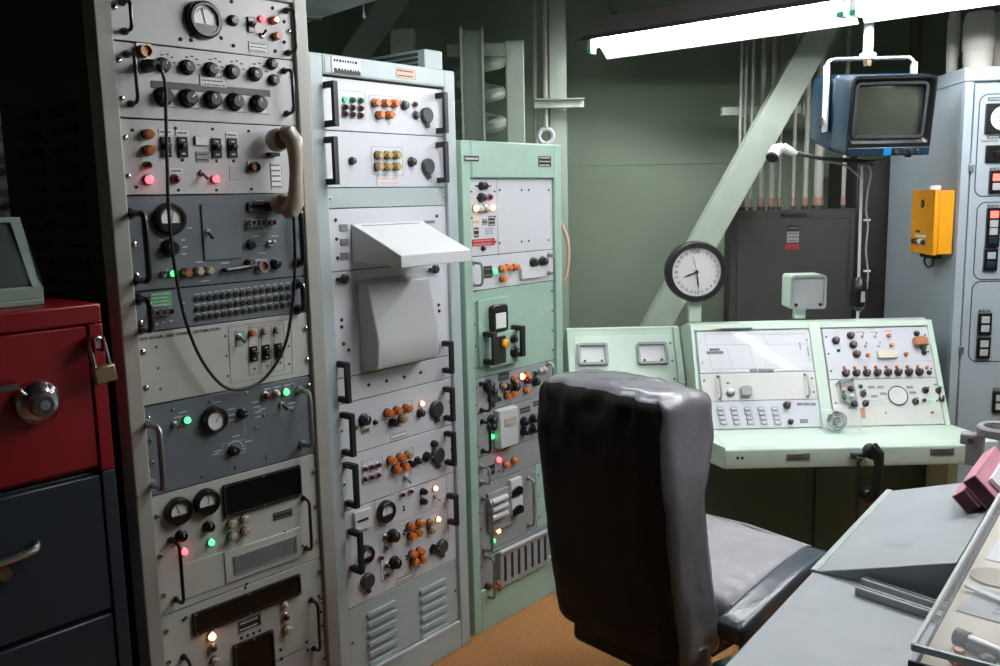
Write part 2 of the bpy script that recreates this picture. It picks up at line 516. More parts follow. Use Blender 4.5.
# ================================================================== THE ROOM
RX0, RX1, RY0, RY1, RH = -3.0, 3.2, -2.2, 5.1, 3.0
struct(build('floor', MB().m('cork_floor').box(RX0, RX1, RY0, RY1, -.1, 0)))
struct(build('ceiling', MB().m('ceiling_dark').box(RX0, RX1, RY0, RY1, RH, RH+.1)))
struct(build('wall_back', MB().m('wall_green').box(RX0, RX1, RY1, RY1+.1, 0, RH)))
struct(build('wall_left', MB().m('wall_green').box(RX0-.1, RX0, RY0, RY1, 0, RH)))
struct(build('wall_right', MB().m('wall_green').box(RX1, RX1+.1, RY0, RY1, 0, RH)))
struct(build('wall_front', MB().m('wall_dark').box(RX0, RX1, RY0-.1, RY0, 0, RH)))
zt_ = on_y(640, 156, RY1).z
struct(build('trim_1', MB().m('wall_green').box(RX0, RX1, RY1-.006, RY1, zt_-.05, zt_), bevel=.002))

# ================================================================== EQUIPMENT RACKS
def rack(name, label, c, a, hw, ow, depth, zb, zt, height, m, side_m=None, louvres=False):
    rz = R(90-a)
    root = thing(name, label, 'equipment rack', (c[0], c[1], 0), (0, 0, rz))
    face = Face(Matrix.Translation((c[0], c[1], 0)) @ Matrix.Rotation(rz, 4, 'Z'))
    for sx in (-1, 1):
        x0, x1 = sorted((sx*hw, sx*ow))
        build('stile', MB().m(m).box(x0, x1, -.012, .05, 0, height), root, bevel=.004)
    build('header_rail', MB().m(m).box(-hw, hw, -.012, .05, zt, height), root, bevel=.003)
    build('base_rail', MB().m(m).box(-hw, hw, -.012, .05, 0, zb), root, bevel=.003)
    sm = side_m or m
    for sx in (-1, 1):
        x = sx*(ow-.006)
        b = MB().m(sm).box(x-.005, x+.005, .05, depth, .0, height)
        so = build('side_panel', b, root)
        if louvres and sx < 0:
            lb = MB().m(sm).prism([(-.012, -.004), (0, -.014), (.0, .014)], -.07, .07)
            lm = lb.mesh('louvre')
            for col in (.2, .42):
                for k in range(30):
                    link('louvre', lm, so, (x-.005, col, .55+k*.045))
    build('top_panel', MB().m(m).box(-ow, ow, .05, depth, height-.012, height), root)
    build('back_panel', MB().m(sm).box(-ow+.011, ow-.011, depth-.012, depth, 0, height-.012), root)
    build('inner_shell', MB().m('dark_line').box(-hw, hw, .04, .05, zb, zt), root)
    return root, face
def zav(face, l, r): return (face.at(*l)[1]+face.at(*r)[1])/2

# ---- rack 1 : the tall beige one on the left
fc = Face(Matrix.Translation((-.696, 2.278, 0)) @ Matrix.Rotation(R(90-43), 4, 'Z'))
zt1 = fc.at(296, 4.5)[1]
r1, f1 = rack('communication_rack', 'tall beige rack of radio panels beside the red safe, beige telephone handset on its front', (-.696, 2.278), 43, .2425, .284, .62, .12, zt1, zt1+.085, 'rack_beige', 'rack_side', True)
Z = [zt1, zav(f1, (113, 40), (296, 60.6)), zav(f1, (122.5, 117.7), (298, 126.7)), zav(f1, (125, 196), (302, 193)),
     f1.at(136, 292)[1], zav(f1, (133, 334.5), (306.6, 312)), zav(f1, (140.4, 408), (308.5, 375)), zav(f1, (151, 496.5), (313, 454)),
     zav(f1, (165, 615), (319.7, 558)), .36, .125]
def pan1(i, m, **k): return Panel(r1, f1, Z[i+1]+.0012, Z[i]-.0012, .2415, m, **k)
# panel with the round meter at the top
p = pan1(0, 'panel_white')
p.meter(205.7, 19.5, .044, True, 15); p.knob(235, 20, .014); p.brk(252, 24.6, .018, .038)
p.lamp(262.8, 18.6, 'lit_red', .008); p.fuse(275.7, 20, 'fuse_orange', .0115); p.fuse(277.8, 36, 'fuse_orange', .0115)
p.tog(263.7, 35, 30, 'black_gloss'); p.plate(258.5, 47.4, .056, .026, 'label_white', 'ink', 3)
p.handle((124, 2), (125.5, 31), .036); p.handle((287.7, 10.5), (288.6, 52.5), .036)
p.screws([(181, 39), (191.5, 35.5), (191.5, 40), (221.6, 38), (232, 1.5), (234, 45.6), (273, 8), (284.7, 21.6), (284.7, 42), (275.7, 51)], .005, 'black_matt')
p.edge_screws(1); p.finish()
# twin rows of selector knobs
p = pan1(1, 'panel_white')
p.conn(145.6, 51, .015)
for x, y in ((165.5, 64.6), (190, 66.7), (213.5, 69), (235, 71.2), (257.7, 73.6)):
    p.knob(x, y, .0185, rot=random.choice((-60, -30, 30, 70)))
    for k in range(5):
        a = R(150-30*k*1.2); p.mark(x+math.cos(a)*8.5, y-math.sin(a)*9.5-1, .008, .003, 'ink')
p.knob(274, 63.7, .015, rot=40); p.knob(275.7, 79.6, .015, rot=-40)
p.raised([(151, 80.5), (270.5, 90), (270.5, 97), (151, 88)], 'dark_strip', 'charcoal', .0015)
p.plate(213.5, 81, .072, .028, 'label_white', 'ink', 3)
for x, y in ((166.7, 96), (191, 97.6), (215.6, 99), (238, 101.2), (261.6, 103)):
    p.knob(x, y, .0225, rot=random.choice((-20, 10, 50, -70)))
    p.mark(x, y+8.5, .03, .006, 'label_white'); p.mark(x+1, y+11, .04, .002, 'paint_grey')
p.handle((128.5, 54), (131.5, 103.6), .036); p.handle((284.7, 70.6), (287.7, 113.5), .036)
p.edge_screws(2); p.finish()
# breakers and red lamps, telephone cradle
p = pan1(2, 'panel_white')
p.fuse(149.5, 134, 'fuse_orange', .014); p.fuse(150.5, 150, 'fuse_orange', .014)
p.lamp(149.5, 165, 'lens_red', .008); p.lamp(150, 179.6, 'lit_red', .012)
for x, y in ((166.7, 147), (183.5, 147), (217.4, 148), (233.3, 148)): p.brk(x, y, .023, .048)
for x, y in ((166, 132), (182.5, 133), (232, 135), (176.5, 171)): p.plate(x, y, .034, .013, 'label_white', 'ink', 1, frame=False)
p.raised([(195.5, 136), (208.5, 136), (208.5, 145.5), (195.5, 145.5)], 'counter_window', 'steel', .006)
p.plate(202.7, 157, .034, .026, 'panel_grey', 'ink', 2)
p.lamp(177, 179, 'lens_red', .010); p.tog(203.6, 172.7, -35, 'brass', 1.2); p.lamp(216.5, 179, 'lit_red', .0105)
p.raised([(229.5, 166), (239.5, 166), (239.5, 179.5), (229.5, 179.5)], 'blank_plate', 'panel_white', .0015)
p.conn(254.7, 167, .013, 'black_gloss'); p.plate(276.6, 176, .033, .07, 'label_white', 'ink', 5)
p.screws([(133, 130), (176, 128), (213, 129), (249, 131), (183, 160), (217, 161), (234, 161), (179, 190), (217, 190), (252, 189), (137, 187)], .004, 'black_matt')
p.edge_screws(2); p.finish()
# slate panel with the small meter and hinged plate
p = pan1(3, 'panel_slate')
p.meter(172, 219, .038, True, -15); p.knob(173, 248, .022, rot=-60)
p.raised([(202, 204), (239.7, 203.5), (240, 258.5), (204, 260.5)], 'hinged_plate', 'panel_slate', .004)
p.tog(209, 231.6, -40, 'black_gloss', 1.2)
for k in range(5): p.mark(212, 222+k*4.5, .012, .0035, 'paint_white')
p.window([(247, 203), (274, 201), (274, 210), (247, 212)], 'counter_window', 'display_black', .008)
for x, y in ((252, 223), (261.8, 223), (272.6, 222.5)): p.conn(x, y, .009, 'steel')
p.bar(253.6, 244, .014, 90); p.tog(271, 244, 20, 'chrome', 1.3)
p.tog(165, 274.5, 30, 'chrome', 1.2); p.lamp(173.8, 273.6, 'lit_green', .009); p.fuse(187.7, 273, 'copper', .014)
p.fuse(200, 271.4, 'fuse_beige', .013); p.fuse(210.4, 270.8, 'fuse_beige', .012)
x, z = p.xz(223, 270); x2, z2 = p.xz(254, 266, .02)
b = MB().m('black_gloss').tube([(x, 0, z), (x, -.018, z), (x2, -.02, z2), (x2+.01, -.016, z2)], .0055, 8)
build('locking_lever', b, p.o)
p.knob(251, 264, .014); p.conn(263, 266, .015, 'steel'); p.knob(277.6, 264, .015)
for x, y in ((161, 240), (160, 247), (161, 254), (183, 240), (185, 247), (184, 254), (190, 228)): p.mark(x, y, .012, .0025)
for x, y in ((221, 208), (221, 212)): p.mark(x, y, .04, .003)
for x, y in ((260, 200.5), (262, 216), (255, 236), (275, 236), (200, 262), (225, 263), (205, 281), (262, 253)): p.mark(x, y, .022, .0022)
p.handle((131, 213.6), (134.5, 280), .075, .0075); p.handle((295.5, 209), (297.5, 263), .03, .0075)
p.edge_screws(3, .0065); p.finish()
# patch panel with rows of sockets
p = pan1(4, 'panel_slate')
p.plate(161.5, 299.5, .052, .034, 'label_green', 'label_white', 4)
for x, y in ((156, 313), (163, 312), (170, 311.5)): p.conn(x, y, .008, 'steel')
for x, y in ((163, 322.5), (171, 321), (157, 324), (183, 303), (184, 311)): p.mark(x, y, .008, .003)
for (xa, ya), (xb, yb) in (((197, 299.3), (288, 287.5)), ((197.5, 309.5), (289, 296.5)), ((198, 318.3), (290, 304.5))):
    for k in range(15):
        t = k/14; p.put('jack_socket', me_jack('black_matt', .0062), xa+(xb-xa)*t, ya+(yb-ya)*t, .003)
for (xa, ya), (xb, yb) in (((197, 294), (288, 282.5)), ((197.5, 304.3), (289, 292)), ((198, 313.8), (290, 300.5))):
    for k in range(15):
        t = k/14; p.mark(xa+(xb-xa)*t, ya+(yb-ya)*t, .012, .002)
p.handle((138.5, 299), (140.5, 329), .06, .0075); p.handle((297.5, 284), (298.5, 309.5), .03, .0075)
p.edge_screws(2, .0065); p.finish()
# white distribution panel with lettering
p = pan1(5, 'panel_cream')
x, z = p.xz(181, 334)
link('lettering', text_mesh('lettering', 'UHF SIGNAL AND POWER DISTRIBUTION', .0114, 'ink'), p.o, (x, -.0003, z), FACE_UP)
p.line([(228, 327), (291, 319), (292.5, 373), (231, 383)])
for k, x in enumerate((240, 253.6, 266, 278.5)):
    y = 335-1.6*k*1.0
    if k == 0:
        p.raised([(235.5, 331), (245, 330), (245.5, 346), (236, 347)], 'switch_plate', 'panel_grey', .002)
        p.tog(241, 337, -30, 'lens_green', 1.2)
    else:
        p.line([(x-5, y-6), (x+5, y-7), (x+5.5, y+40), (x-4.5, y+42)], .0009)
        p.fuse(x-.3, y, ('fuse_orange', 'fuse_beige', 'fuse_beige')[k-1], .008)
        p.brk(x+1, y+20.5, .019, .04)
p.screws([(157, 347), (158.7, 368), (161, 389), (226, 336), (227, 356), (228.5, 376), (289, 346), (290, 364), (255, 369), (268, 366), (281, 363)], .0035, 'paint_grey')
p.edge_screws(2, .0065); p.finish()
# slate panel with silver handles
p = pan1(6, 'panel_slate')
p.handle((145.7, 424), (151.5, 484.5), .07, .0075, 'steel'); p.handle((299, 390.4), (303.7, 444), .05, .0065, 'steel')
p.tog(176.4, 425, -20, 'chrome', 1.2); p.lamp(188, 420.4, 'lit_green', .010)
p.meter(216.5, 420, .034, False, -40); p.knob(244.4, 414, .0155, rot=80); p.knob(235.8, 451, .016, rot=-50)
p.lamp(267, 396.4, 'lens_red', .010); p.lamp(277.8, 394, 'lens_clear', .009); p.lamp(287, 392.3, 'lit_green', .0105)
p.tog(283.3, 405, -25, 'black_gloss', 1.2)
p.line([(222, 444), (245, 439.5), (245.5, 452), (223, 456.5)], .0008, 'paint_white')
p.line([(243.5, 419), (246, 434.5)], .0008, 'paint_white', False)
for k in range(9):
    a = R(170-20*k); p.mark(235.8+8*math.cos(a), 450-9*math.sin(a), .004, .004)
for x, y in ((183, 412), (178, 417), (217, 402), (231, 409), (231, 415), (232, 420), (255, 402), (257, 407), (258, 412), (258, 417), (262, 409), (236, 436), (218, 451), (216, 454), (249, 441), (267, 389), (277, 387), (287, 385), (292, 403), (292, 407)): p.mark(x, y, .022, .0022)
p.screws([(173.3, 409.6), (211, 401), (198, 431.7), (247, 393), (256.4, 427.6), (264, 415), (203, 475.7), (236.5, 466.8), (267, 457.6), (293, 384.4), (292, 409.6), (152, 441)], .0045)
p.edge_screws(4, .0055); p.finish()
# white panel with twin meters and grille
p = pan1(7, 'panel_cream')
p.meter(180.5, 511.7, .034, True, 25); p.meter(208.4, 502.8, .034, True, -10)
p.window([(222.5, 485), (300, 464.5), (300, 495.5), (223.5, 518)])
p.plate(283, 514.6, .06, .022, 'black_matt', 'paint_grey', 2)
p.knob(183.4, 537, .016); p.knob(210.8, 527.6, .016); p.lamp(185, 552, 'lit_red', .010); p.lamp(212, 542.8, 'lit_green', .010)
for x, y in ((233, 524.5), (246, 520), (233.7, 537), (246.6, 532)): p.fuse(x, y, 'fuse_beige', .013)
g = p.raised([(224.5, 550), (301, 529.5), (301.5, 557), (226, 584)], 'grille_frame', 'panel_cream', .006)
P4 = [p.xz(*q) for q in ((232, 557), (295, 535.5), (296, 551), (233, 573))]
gx0, gx1 = (P4[0][0]+P4[3][0])/2, (P4[1][0]+P4[2][0])/2; gz1, gz0 = (P4[0][1]+P4[1][1])/2, (P4[2][1]+P4[3][1])/2
b = MB().m('charcoal').box(gx0, gx1, -.0068, -.006, gz0, gz1)
b.m('panel_grey')
for k in range(44):
    x = gx0+(gx1-gx0)*(k+.5)/44; b.box(x-.0011, x+.0011, -.0095, -.0066, gz0, gz1)
b.box(gx0, gx1, -.010, -.0066, gz1, gz1+.003).box(gx0, gx1, -.010, -.0066, gz0-.003, gz0)
stuff(build('grille_bars', b, p.o))
p.raised([(183, 565), (224, 551.5), (225.5, 585), (184.5, 600)], 'cover_plate', 'panel_cream', .003)
p.handle((170, 541), (177.5, 599.5), .045); p.handle((303.7, 498.5), (306.8, 548.6), .03)
p.screws([(201, 561), (246, 588), (247, 584), (241, 548), (285, 532), (303, 546), (228, 579)], .004, 'black_matt')
p.edge_screws(3, .006); p.finish()
# lower white panel with long black window
p = pan1(8, 'panel_cream')
p.window([(191.5, 615), (299, 572), (299.8, 592.4), (194, 637)])
p.lamp(212.7, 637, 'lit_amber', .012); p.lamp(213.8, 649, 'lens_red', .010); p.fuse(216.7, 662, 'fuse_beige', .013)
p.plate(250, 623.6, .07, .034, 'black_matt', 'label_white', 2)
p.window([(233, 645), (272, 629), (275, 676), (235, 690)], 'display_window')
p.lamp(285.7, 605.5, 'lens_clear', .009); p.lamp(287, 617.7, 'lens_red', .010); p.fuse(289, 630.6, 'fuse_beige', .014)
p.handle((310, 601), (316, 648), .034); p.handle((182.7, 658), (190, 712), .034)
for k in range(4): p.mark(241.5+6*k, 638-2.4*k, .008, .008, 'ink')
p.screws([(186, 618), (307, 642), (308, 650), (281, 650), (282, 659), (319, 596), (321, 612), (184, 620)], .0045, 'black_matt')
p.edge_screws(3, .006); p.finish()
p = pan1(9, 'panel_white'); p.edge_screws(2, .006); p.finish()

# beige telephone handset on rack 1, its cord and plug
def rackw(face, px, py, off):
    x, z = face.at(px, py, off); return face.M @ Vector((x, -off, z))
th = thing('telephone_handset', 'beige telephone handset with looping black cord on the front of the tall rack', 'telephone', rackw(f1, 290, 172, .03), (0, 0, R(90-43)))
def lw(px, py, off):
    x, z = f1.at(px, py, off); o = f1.at(290, 172, .03); return Vector((x-o[0], -off+.03, z-o[1]))
ea, mo = lw(279, 140, .045), lw(284, 204, .045)
gp = [lw(283, 134, .06), lw(289, 134, .075), lw(294, 141, .082), lw(295.5, 155, .083), (lw(296, 172, .083)), lw(296, 189, .083), lw(295, 203, .082), lw(291, 210, .075), lw(285, 211, .06)]
b = MB().m('handset_beige').tube(gp, [.02, .024, .023, .019, .017, .019, .023, .024, .02], 12)
build('grip', b, th)
b = MB().m('handset_beige').lathe([(.022, .0), (.029, -.008), (.031, -.024), (.024, -.04)][::-1], 18, c=(ea.x, .012, ea.z)); build('earpiece', b, th)
b = MB().m('handset_beige').lathe([(.022, .004), (.028, -.006), (.028, -.03), (.02, -.04)][::-1], 18, c=(mo.x, .012, mo.z)); build('mouthpiece', b, th)
b = MB().m('black_matt').box(ea.x-.012, ea.x+.016, .008, .03, ea.z-.040, ea.z-.030); build('cradle_hook', b, th)
pts = [(293, 212, .075), (294, 225, .07), (295, 262, .045), (293, 300, .03), (285, 345, .03), (266, 377, .03), (243, 389, .03), (222, 385, .03), (200, 357, .03), (184, 315, .035), (174, 262, .045), (169, 215, .05), (167, 160, .05), (166, 115, .05), (165.5, 88, .055), (162, 71, .06), (157, 64.5, .05), (152, 64.5, .03)]
wp = catmull([rackw(f1, *q) for q in pts], 7)
HM = (Matrix.Translation(th.location) @ Matrix.Rotation(R(90-43), 4, 'Z')).inverted()
build('cord', MB().m('cord_black').tube([HM @ q for q in wp], .0042, 8), th)
q0, q1 = HM @ rackw(f1, 147, 66, .002), HM @ rackw(f1, 157, 64, .055)
build('plug', MB().m('black_matt').tube([q0, q0.lerp(q1, .5), q1], [.016, .014, .009], 12), th)

# ---- rack 2 : pale blue-grey rack with black channel handles and the hood
fc = Face(Matrix.Translation((-.34, 2.88, 0)) @ Matrix.Rotation(R(90-40), 4, 'Z'))
zt2 = zav(fc, (319, 74), (443, 88)); h2 = fc.at(455, 72)[1]
r2, f2 = rack('control_rack', 'pale blue-grey rack with black channel handles and a white hood sticking out', (-.34, 2.88), 40, .257, .306, .62, .1, zt2, h2, 'rack_blue')
Z2 = [zt2-.004, zav(f2, (337, 130.6), (448, 137)), zav(f2, (328, 186.8), (445.5, 188)), zav(f2, (327, 208.5), (445.6, 205.7)), zav(f2, (328.6, 271.4), (447, 262)),
      zav(f2, (344, 381), (452, 352)), zav(f2, (350, 403), (450, 377)), zav(f2, (353.6, 455), (451, 423.7)), zav(f2, (356, 507), (456, 472)), zav(f2, (350, 609.7), (456, 558.6)), .105]
def pan2(i, m, **k): return Panel(r2, f2, Z2[i+1]+.0012, Z2[i]-.0012, .256, m, **k)
hp = Panel(r2, f2, zt2+.004, h2-.004, .25, 'rack_blue', name='header_plate', y=-.014, t=.002)
hp.plate(346.7, 66, .115, .05, 'label_white', 'ink', 2); hp.plate(406, 73.7, .085, .03, 'label_pink', 'ink', 2)
b = MB().m('black_matt').box(-.05, .05, -.004, -.0018, -.024, -.014)
x, z = hp.xz(346.7, 66); build('plate_bar', b, hp.o, (x, 0, z)); hp.finish()
p = pan2(0, 'panel_white2')
for i, x in enumerate((346.5, 354, 362)):
    for j, y in enumerate((99.2, 107, 114)):
        p.lamp(x, y+i*.7, ('lit_green' if i == 0 else 'lens_green') if j == 0 else 'lens_red', .0085)
for x, y in ((377.4, 102.6), (387.6, 103), (396.5, 103.3), (381.7, 114.8), (391.4, 114.8)): p.fuse(x, y, 'fuse_orange', .015)
p.knob(406.7, 105, .016, 'charcoal'); p.lamp(416, 104.3, 'lens_red', .009); p.knob(418, 115, .014, 'charcoal'); p.cap(428, 115.3, .026)
p.line([(369, 95), (400, 97.5), (402, 108), (395, 119), (375, 118), (369, 105)], .0009)
p.line([(337, 90), (365, 92.5), (365, 119), (338, 117)], .0009)
p.chan_handle((326.5, 82), (326.5, 127), .046, .019); p.chan_handle((438.5, 93), (440, 133.5), .036, .019); p.finish()
p = pan2(1, 'panel_white2')
p.knob(354, 160.8, .013)
for x in (380.4, 389.4, 398.3):
    for y in (155, 166.4): p.fuse(x, y, 'fuse_gold', .015)
p.line([(371, 146.5), (402, 147.5), (403, 176), (372, 174.5)], .0009)
p.knob(414, 161.8, .016); p.cap(429.4, 166.4, .026); p.plate(387.6, 181, .09, .026, 'label_white', 'label_pink', 2)
p.chan_handle((327, 137), (327, 185), .046, .019); p.chan_handle((439.5, 142), (440.5, 183), .036, .019); p.finish()
p = pan2(2, 'rack_blue'); p.edge_screws(1); p.finish()
# hood panel
p = pan2(3, 'panel_white2')
for x, y in ((344, 227.7), (344.8, 242), (344.8, 256)):
    p.raised([(x-4, y-3.5), (x+4, y-3.5), (x+4, y+3.5), (x-4, y+3.5)], 'indicator_window', 'paint_grey', .003)
p.plate(430, 222, .05, .012, 'panel_grey', 'ink', 1, frame=False)
p.screws([(336, 220), (337, 239), (338, 258), (437, 216)], .006, 'black_matt'); p.finish()
hx0, hz1 = p.xz(350.5, 223.7); hx1, _ = p.xz(429, 219.5)
_, hz0 = p.xz(353, 261)
HD = .05
while p.xz(400, 256, HD)[0] > hx0: HD += .002
fx, fz = p.xz(400, 256, HD); fx2, fz2 = p.xz(470, 248.5, HD); hx1 = fx2
zf1 = (fz+fz2)/2; zf0 = zf1-.038
b = MB().m('hood_white')
t = .006
b.prism([(0, hz1), (-HD, zf1), (-HD, zf1-t), (0, hz1-t)], hx0, hx1, 'x')               # lid
b.prism([(0, hz1), (-HD, zf1), (-HD, zf0), (0, hz0)], hx0, hx0+t, 'x')                 # cheeks
b.prism([(0, hz1), (-HD, zf1), (-HD, zf0), (0, hz0)], hx1-t, hx1, 'x')
b.box(hx0, hx1, -HD-.004, -HD+t, zf0, zf1)                                             # lip
hood = build('viewing_hood', b, p.o, bevel=.003)
build('hinge_strip', MB().m('panel_grey').box(hx0+.03, hx1-.03, -.02, -.012, hz1-.018, hz1-.006), p.o)
# visor panel
p = pan2(4, 'panel_white2')
for x, y in ((345.6, 279), (436.4, 269.3)):
    b = MB().m('black_matt').lathe([(.014, 0), (.014, -.012), (.01, -.016)], 14).box(-.03, -.008, -.012, -.002, -.006, .006)
    xx, zz = p.xz(x, y, .01); build('latch', b, p.o, (xx, 0, zz))
vx0, vz1 = p.xz(357, 280); _, vz0 = p.xz(361, 372); vx1, _ = p.xz(420, 352)
vx1 = vx0+.272
D1, D2 = .045, .085
zm = vz0+(vz1-vz0)*.36
zk = vz0+.012
pr = [(0, vz1), (-D1, vz1-.012), (-D2, zm), (-D2*.92, zk+.02), (-D2*.8, zk), (0, vz0)]
b = MB().m('visor_grey').prism(pr, vx0, vx1, 'x')
build('visor_cover', b, p.o, bevel=.006, seg=3)
p.screws([(342, 320), (342, 327), (439, 305), (439.5, 311), (344, 344), (349, 350)], .006, 'black_matt'); p.finish()
p = pan2(5, 'panel_white2')
p.screws([(369, 385), (387, 381), (404.5, 377), (421, 372.5)], .006, 'black_matt')
p.finish()
p.chan_handle((339, 361), (340, 402), .046, .019); p.chan_handle((444, 341), (447, 372.5), .036, .019)
p = pan2(6, 'panel_white2')
p.knob(367.3, 420.5, .021); p.knob(376.5, 422.5, .009); p.knob(356, 428, .009); p.plate(365.6, 431, .034, .017, 'fuse_gold', 'ink', 1)
for x, y in ((390.4, 413.3), (399.3, 411), (408.9, 408.8)): p.fuse(x, y, 'fuse_orange', .0165)
p.fuse(395, 423, 'black_gloss', .0155); p.fuse(404, 419.6, 'fuse_gold', .0155)
p.lamp(422.8, 403.7, 'lit_amber', .010); p.knob(422.8, 413.3, .016); p.cap(437.7, 409.7, .03)
p.line([(385, 407), (412, 400), (413, 414)], .0009, closed=False)
p.plate(399.3, 435, .08, .03, 'label_white', 'copper', 2, rot=0)
p.chan_handle((344, 412), (345, 455), .046, .019); p.chan_handle((445, 387), (448.5, 420), .036, .019); p.edge_screws(1); p.finish()
p = pan2(7, 'panel_white2')
for i, x in enumerate((366, 373, 379.6)):
    for j, y in enumerate((469.3, 479.3)): p.lamp(x, y-2*i, 'lens_red', .0085)
p.line([(362, 461.5), (382, 456), (383, 479), (363, 485.5)], .0009)
for x, y in ((393.3, 461), (402.4, 458), (398, 470), (406.5, 467)): p.fuse(x, y, 'fuse_orange', .0165)
p.fuse(410, 455.6, 'fuse_gold', .0155); p.fuse(412.5, 464.5, 'black_gloss', .014)
p.knob(419.7, 461, .015); p.bar(429.3, 457.3, .018, 90); p.cap(439, 455.6, .03); p.knob(436, 444, .014); p.tog(407, 478.4, -30, 'steel', 1.3)
p.line([(388, 455), (413, 447), (414, 452)], .0009, closed=False)
p.chan_handle((347, 462), (349, 506), .046, .019); p.chan_handle((446, 431.5), (450, 464), .036, .019); p.edge_screws(1); p.finish()
p = pan2(8, 'panel_white2')
p.meter(388, 512, .036, True, 10); p.raised([(355, 513), (371, 508), (371.5, 527), (356, 532)], 'selector_box', 'label_white', .012)
x, z = p.xz(363, 520, .012); build('selector_slot', MB().m('ink').box(-.022, .022, -.0135, -.012, -.004, .004), p.o, (x, 0, z))
p.meter(368, 555, .029, True, -20); p.cap(369, 581.5, .027)
p.lamp(436, 488.5, 'lit_amber', .010); p.lamp(403.6, 495, 'lens_red', .0075); p.lamp(412, 491.6, 'lens_red', .0075)
p.fuse(425, 492, 'black_gloss', .013); p.fuse(425, 502, 'black_gloss', .013); p.tog(436.5, 497, -20, 'steel', 1.2)
p.knob(396, 537, .024); p.knob(397.8, 564, .023)
for x, y in ((386.6, 537.4), (387.8, 547.3), (388, 566), (388.6, 574.8), (382.3, 558)): p.lamp(x, y, 'lens_red', .0075)
for x, y in ((412.2, 527.4), (421.5, 524), (413.5, 537), (419.7, 533), (414.7, 555), (421.7, 551.6), (416, 562.3), (423.4, 560)): p.fuse(x, y, 'fuse_orange', .016)
p.fuse(431.7, 523, 'fuse_gold', .014); p.fuse(432.5, 531, 'fuse_gold', .014); p.lamp(439, 519.4, 'lit_amber', .010); p.bar(436, 550, .018, 60); p.cap(443.4, 547, .026)
p.plate(406.5, 577, .09, .026, 'label_white', 'copper', 2)
p.line([(374, 500), (446, 476), (447, 503), (376, 531)], .0009); p.line([(379, 535), (447, 507), (449, 538), (381, 582)], .0009)
p.screws([(404, 507), (404.5, 510), (405, 531), (404, 534), (407, 556), (407, 559)], .0045, 'black_matt')
p.chan_handle((351.5, 529), (354, 571), .046, .019); p.chan_handle((448, 494), (453, 523), .036, .019); p.finish()
# louvred door
p = pan2(9, 'rack_blue', name='louvred_door')
lx0, _ = p.xz(367.5, 614); lx1, _ = p.xz(395, 603); rx0, _ = p.xz(420, 592); rx1, _ = p.xz(445, 579)
_, lz = p.xz(380, 606); _, lz2 = p.xz(380, 615)
lw_ = .155
lm = MB().m('rack_blue').prism(rrect(.132, .017, .0084), -.009, 0).mesh('louvre', 60)
step = (lz-lz2)*1.02
for cxm, cnt, ref in (((lx0+lx1)/2, 9, (381, 608.5)), ((rx0+rx1)/2, 8, (432.5, 585.5))):
    _, zz = p.xz(*ref)
    for k in range(cnt): link('louvre', lm, p.o, (cxm, 0, zz-k*.0345), bevel=.004)
p.edge_screws(1); p.finish()
build('door_sill', MB().m('panel_white2').box(-.25, .25, -.016, -.008, .1, .108), r2)
# vent box on top of rack 2
vq = f2.I @ on_h(425, 68.5, h2)
bx = thing('vent_box', 'small pale blue slotted box on top of the blue-grey rack', 'box', f2.M @ Vector((vq.x, vq.y, h2+.001)), (0, 0, R(50)))
build('body', MB().m('rack_blue').box(0, .085, 0, .26, 0, .062), bx, bevel=.004)
sl = MB().m('console_dark').box(-.002, .002, -.1, .1, -.005, .005).mesh('slot')
for k in range(3): link('slot', sl, bx, (0, .13, .014+.017*k))

# ---- rack 3 : mint green rack
fc = Face(Matrix.Translation((.059, 3.372, 0)) @ Matrix.Rotation(R(90-41), 4, 'Z'))
zt3 = zav(fc, (468, 178.4), (552, 178.4)); h3 = fc.at(559.7, 145)[1]
r3, f3 = rack('mint_rack', 'mint green rack with slotted grille panel low down, behind the black chair', (.059, 3.372), 41, .2425, .285, .6, .16, zt3, h3, 'rack_green')
Z3 = [zt3, zav(f3, (470, 255), (553, 251)), zav(f3, (471.4, 291.7), (553.6, 280.4)), zav(f3, (473.6, 378.4), (554.7, 360.4)), zav(f3, (477, 414.7), (556, 391)),
      zav(f3, (477, 462), (556, 428)), zav(f3, (478, 491), (557, 453)), zav(f3, (480, 558), (556, 517)), zav(f3, (480, 602), (557.3, 560)), .165]
def pan3(i, m, **k): return Panel(r3, f3, Z3[i+1]+.0012, Z3[i]-.0012, .2415, m, **k)
hp = Panel(r3, f3, zt3+.004, h3-.004, .235, 'rack_green', name='header_plate', y=-.014, t=.002)
hp.plate(472, 158.6, .075, .022, 'black_matt', 'label_white', 1); hp.plate(545, 161.5, .08, .042, 'black_matt', 'label_white', 3); hp.finish()
xm, _ = f3.at(497.5, 215)
p = pan3(0, 'panel_white2', x1=xm-.001)
p.knob(484, 186, .016); p.bar(487.5, 186, .014, 90); p.mark(477, 186, .02, .006, 'ink')
p.knob(484, 197.6, .018); p.lamp(491, 197, 'lens_red', .011); p.mark(478, 198, .02, .006, 'ink')
p.lamp(476.6, 208.4, 'lit_amber', .013); p.lamp(493, 207.5, 'lit_amber', .013); p.lamp(482, 209.5, 'lens_clear', .012); p.lamp(487.5, 209, 'lens_clear', .012)
p.plate(476.5, 222, .042, .034, 'cream_board', 'label_pink', 1, frame=False); p.plate(485, 222, .026, .022, 'panel_grey', 'ink', 1); p.plate(492, 221, .036, .036, 'black_matt', 'label_white', 3)
p.plate(476.6, 232.5, .026, .036, 'black_matt', 'label_white', 2); p.plate(490, 231, .045, .024, 'panel_white2', 'ink', 3, frame=False)
p.plate(483.5, 242.3, .125, .025, 'label_red', 'label_pink', 2, frame=False); p.knob(484.5, 248.5, .010)
p.edge_screws(3, .004, 'black_matt'); p.finish()
p = pan3(0, 'panel_white2', name='blank_panel', x0=xm+.001)
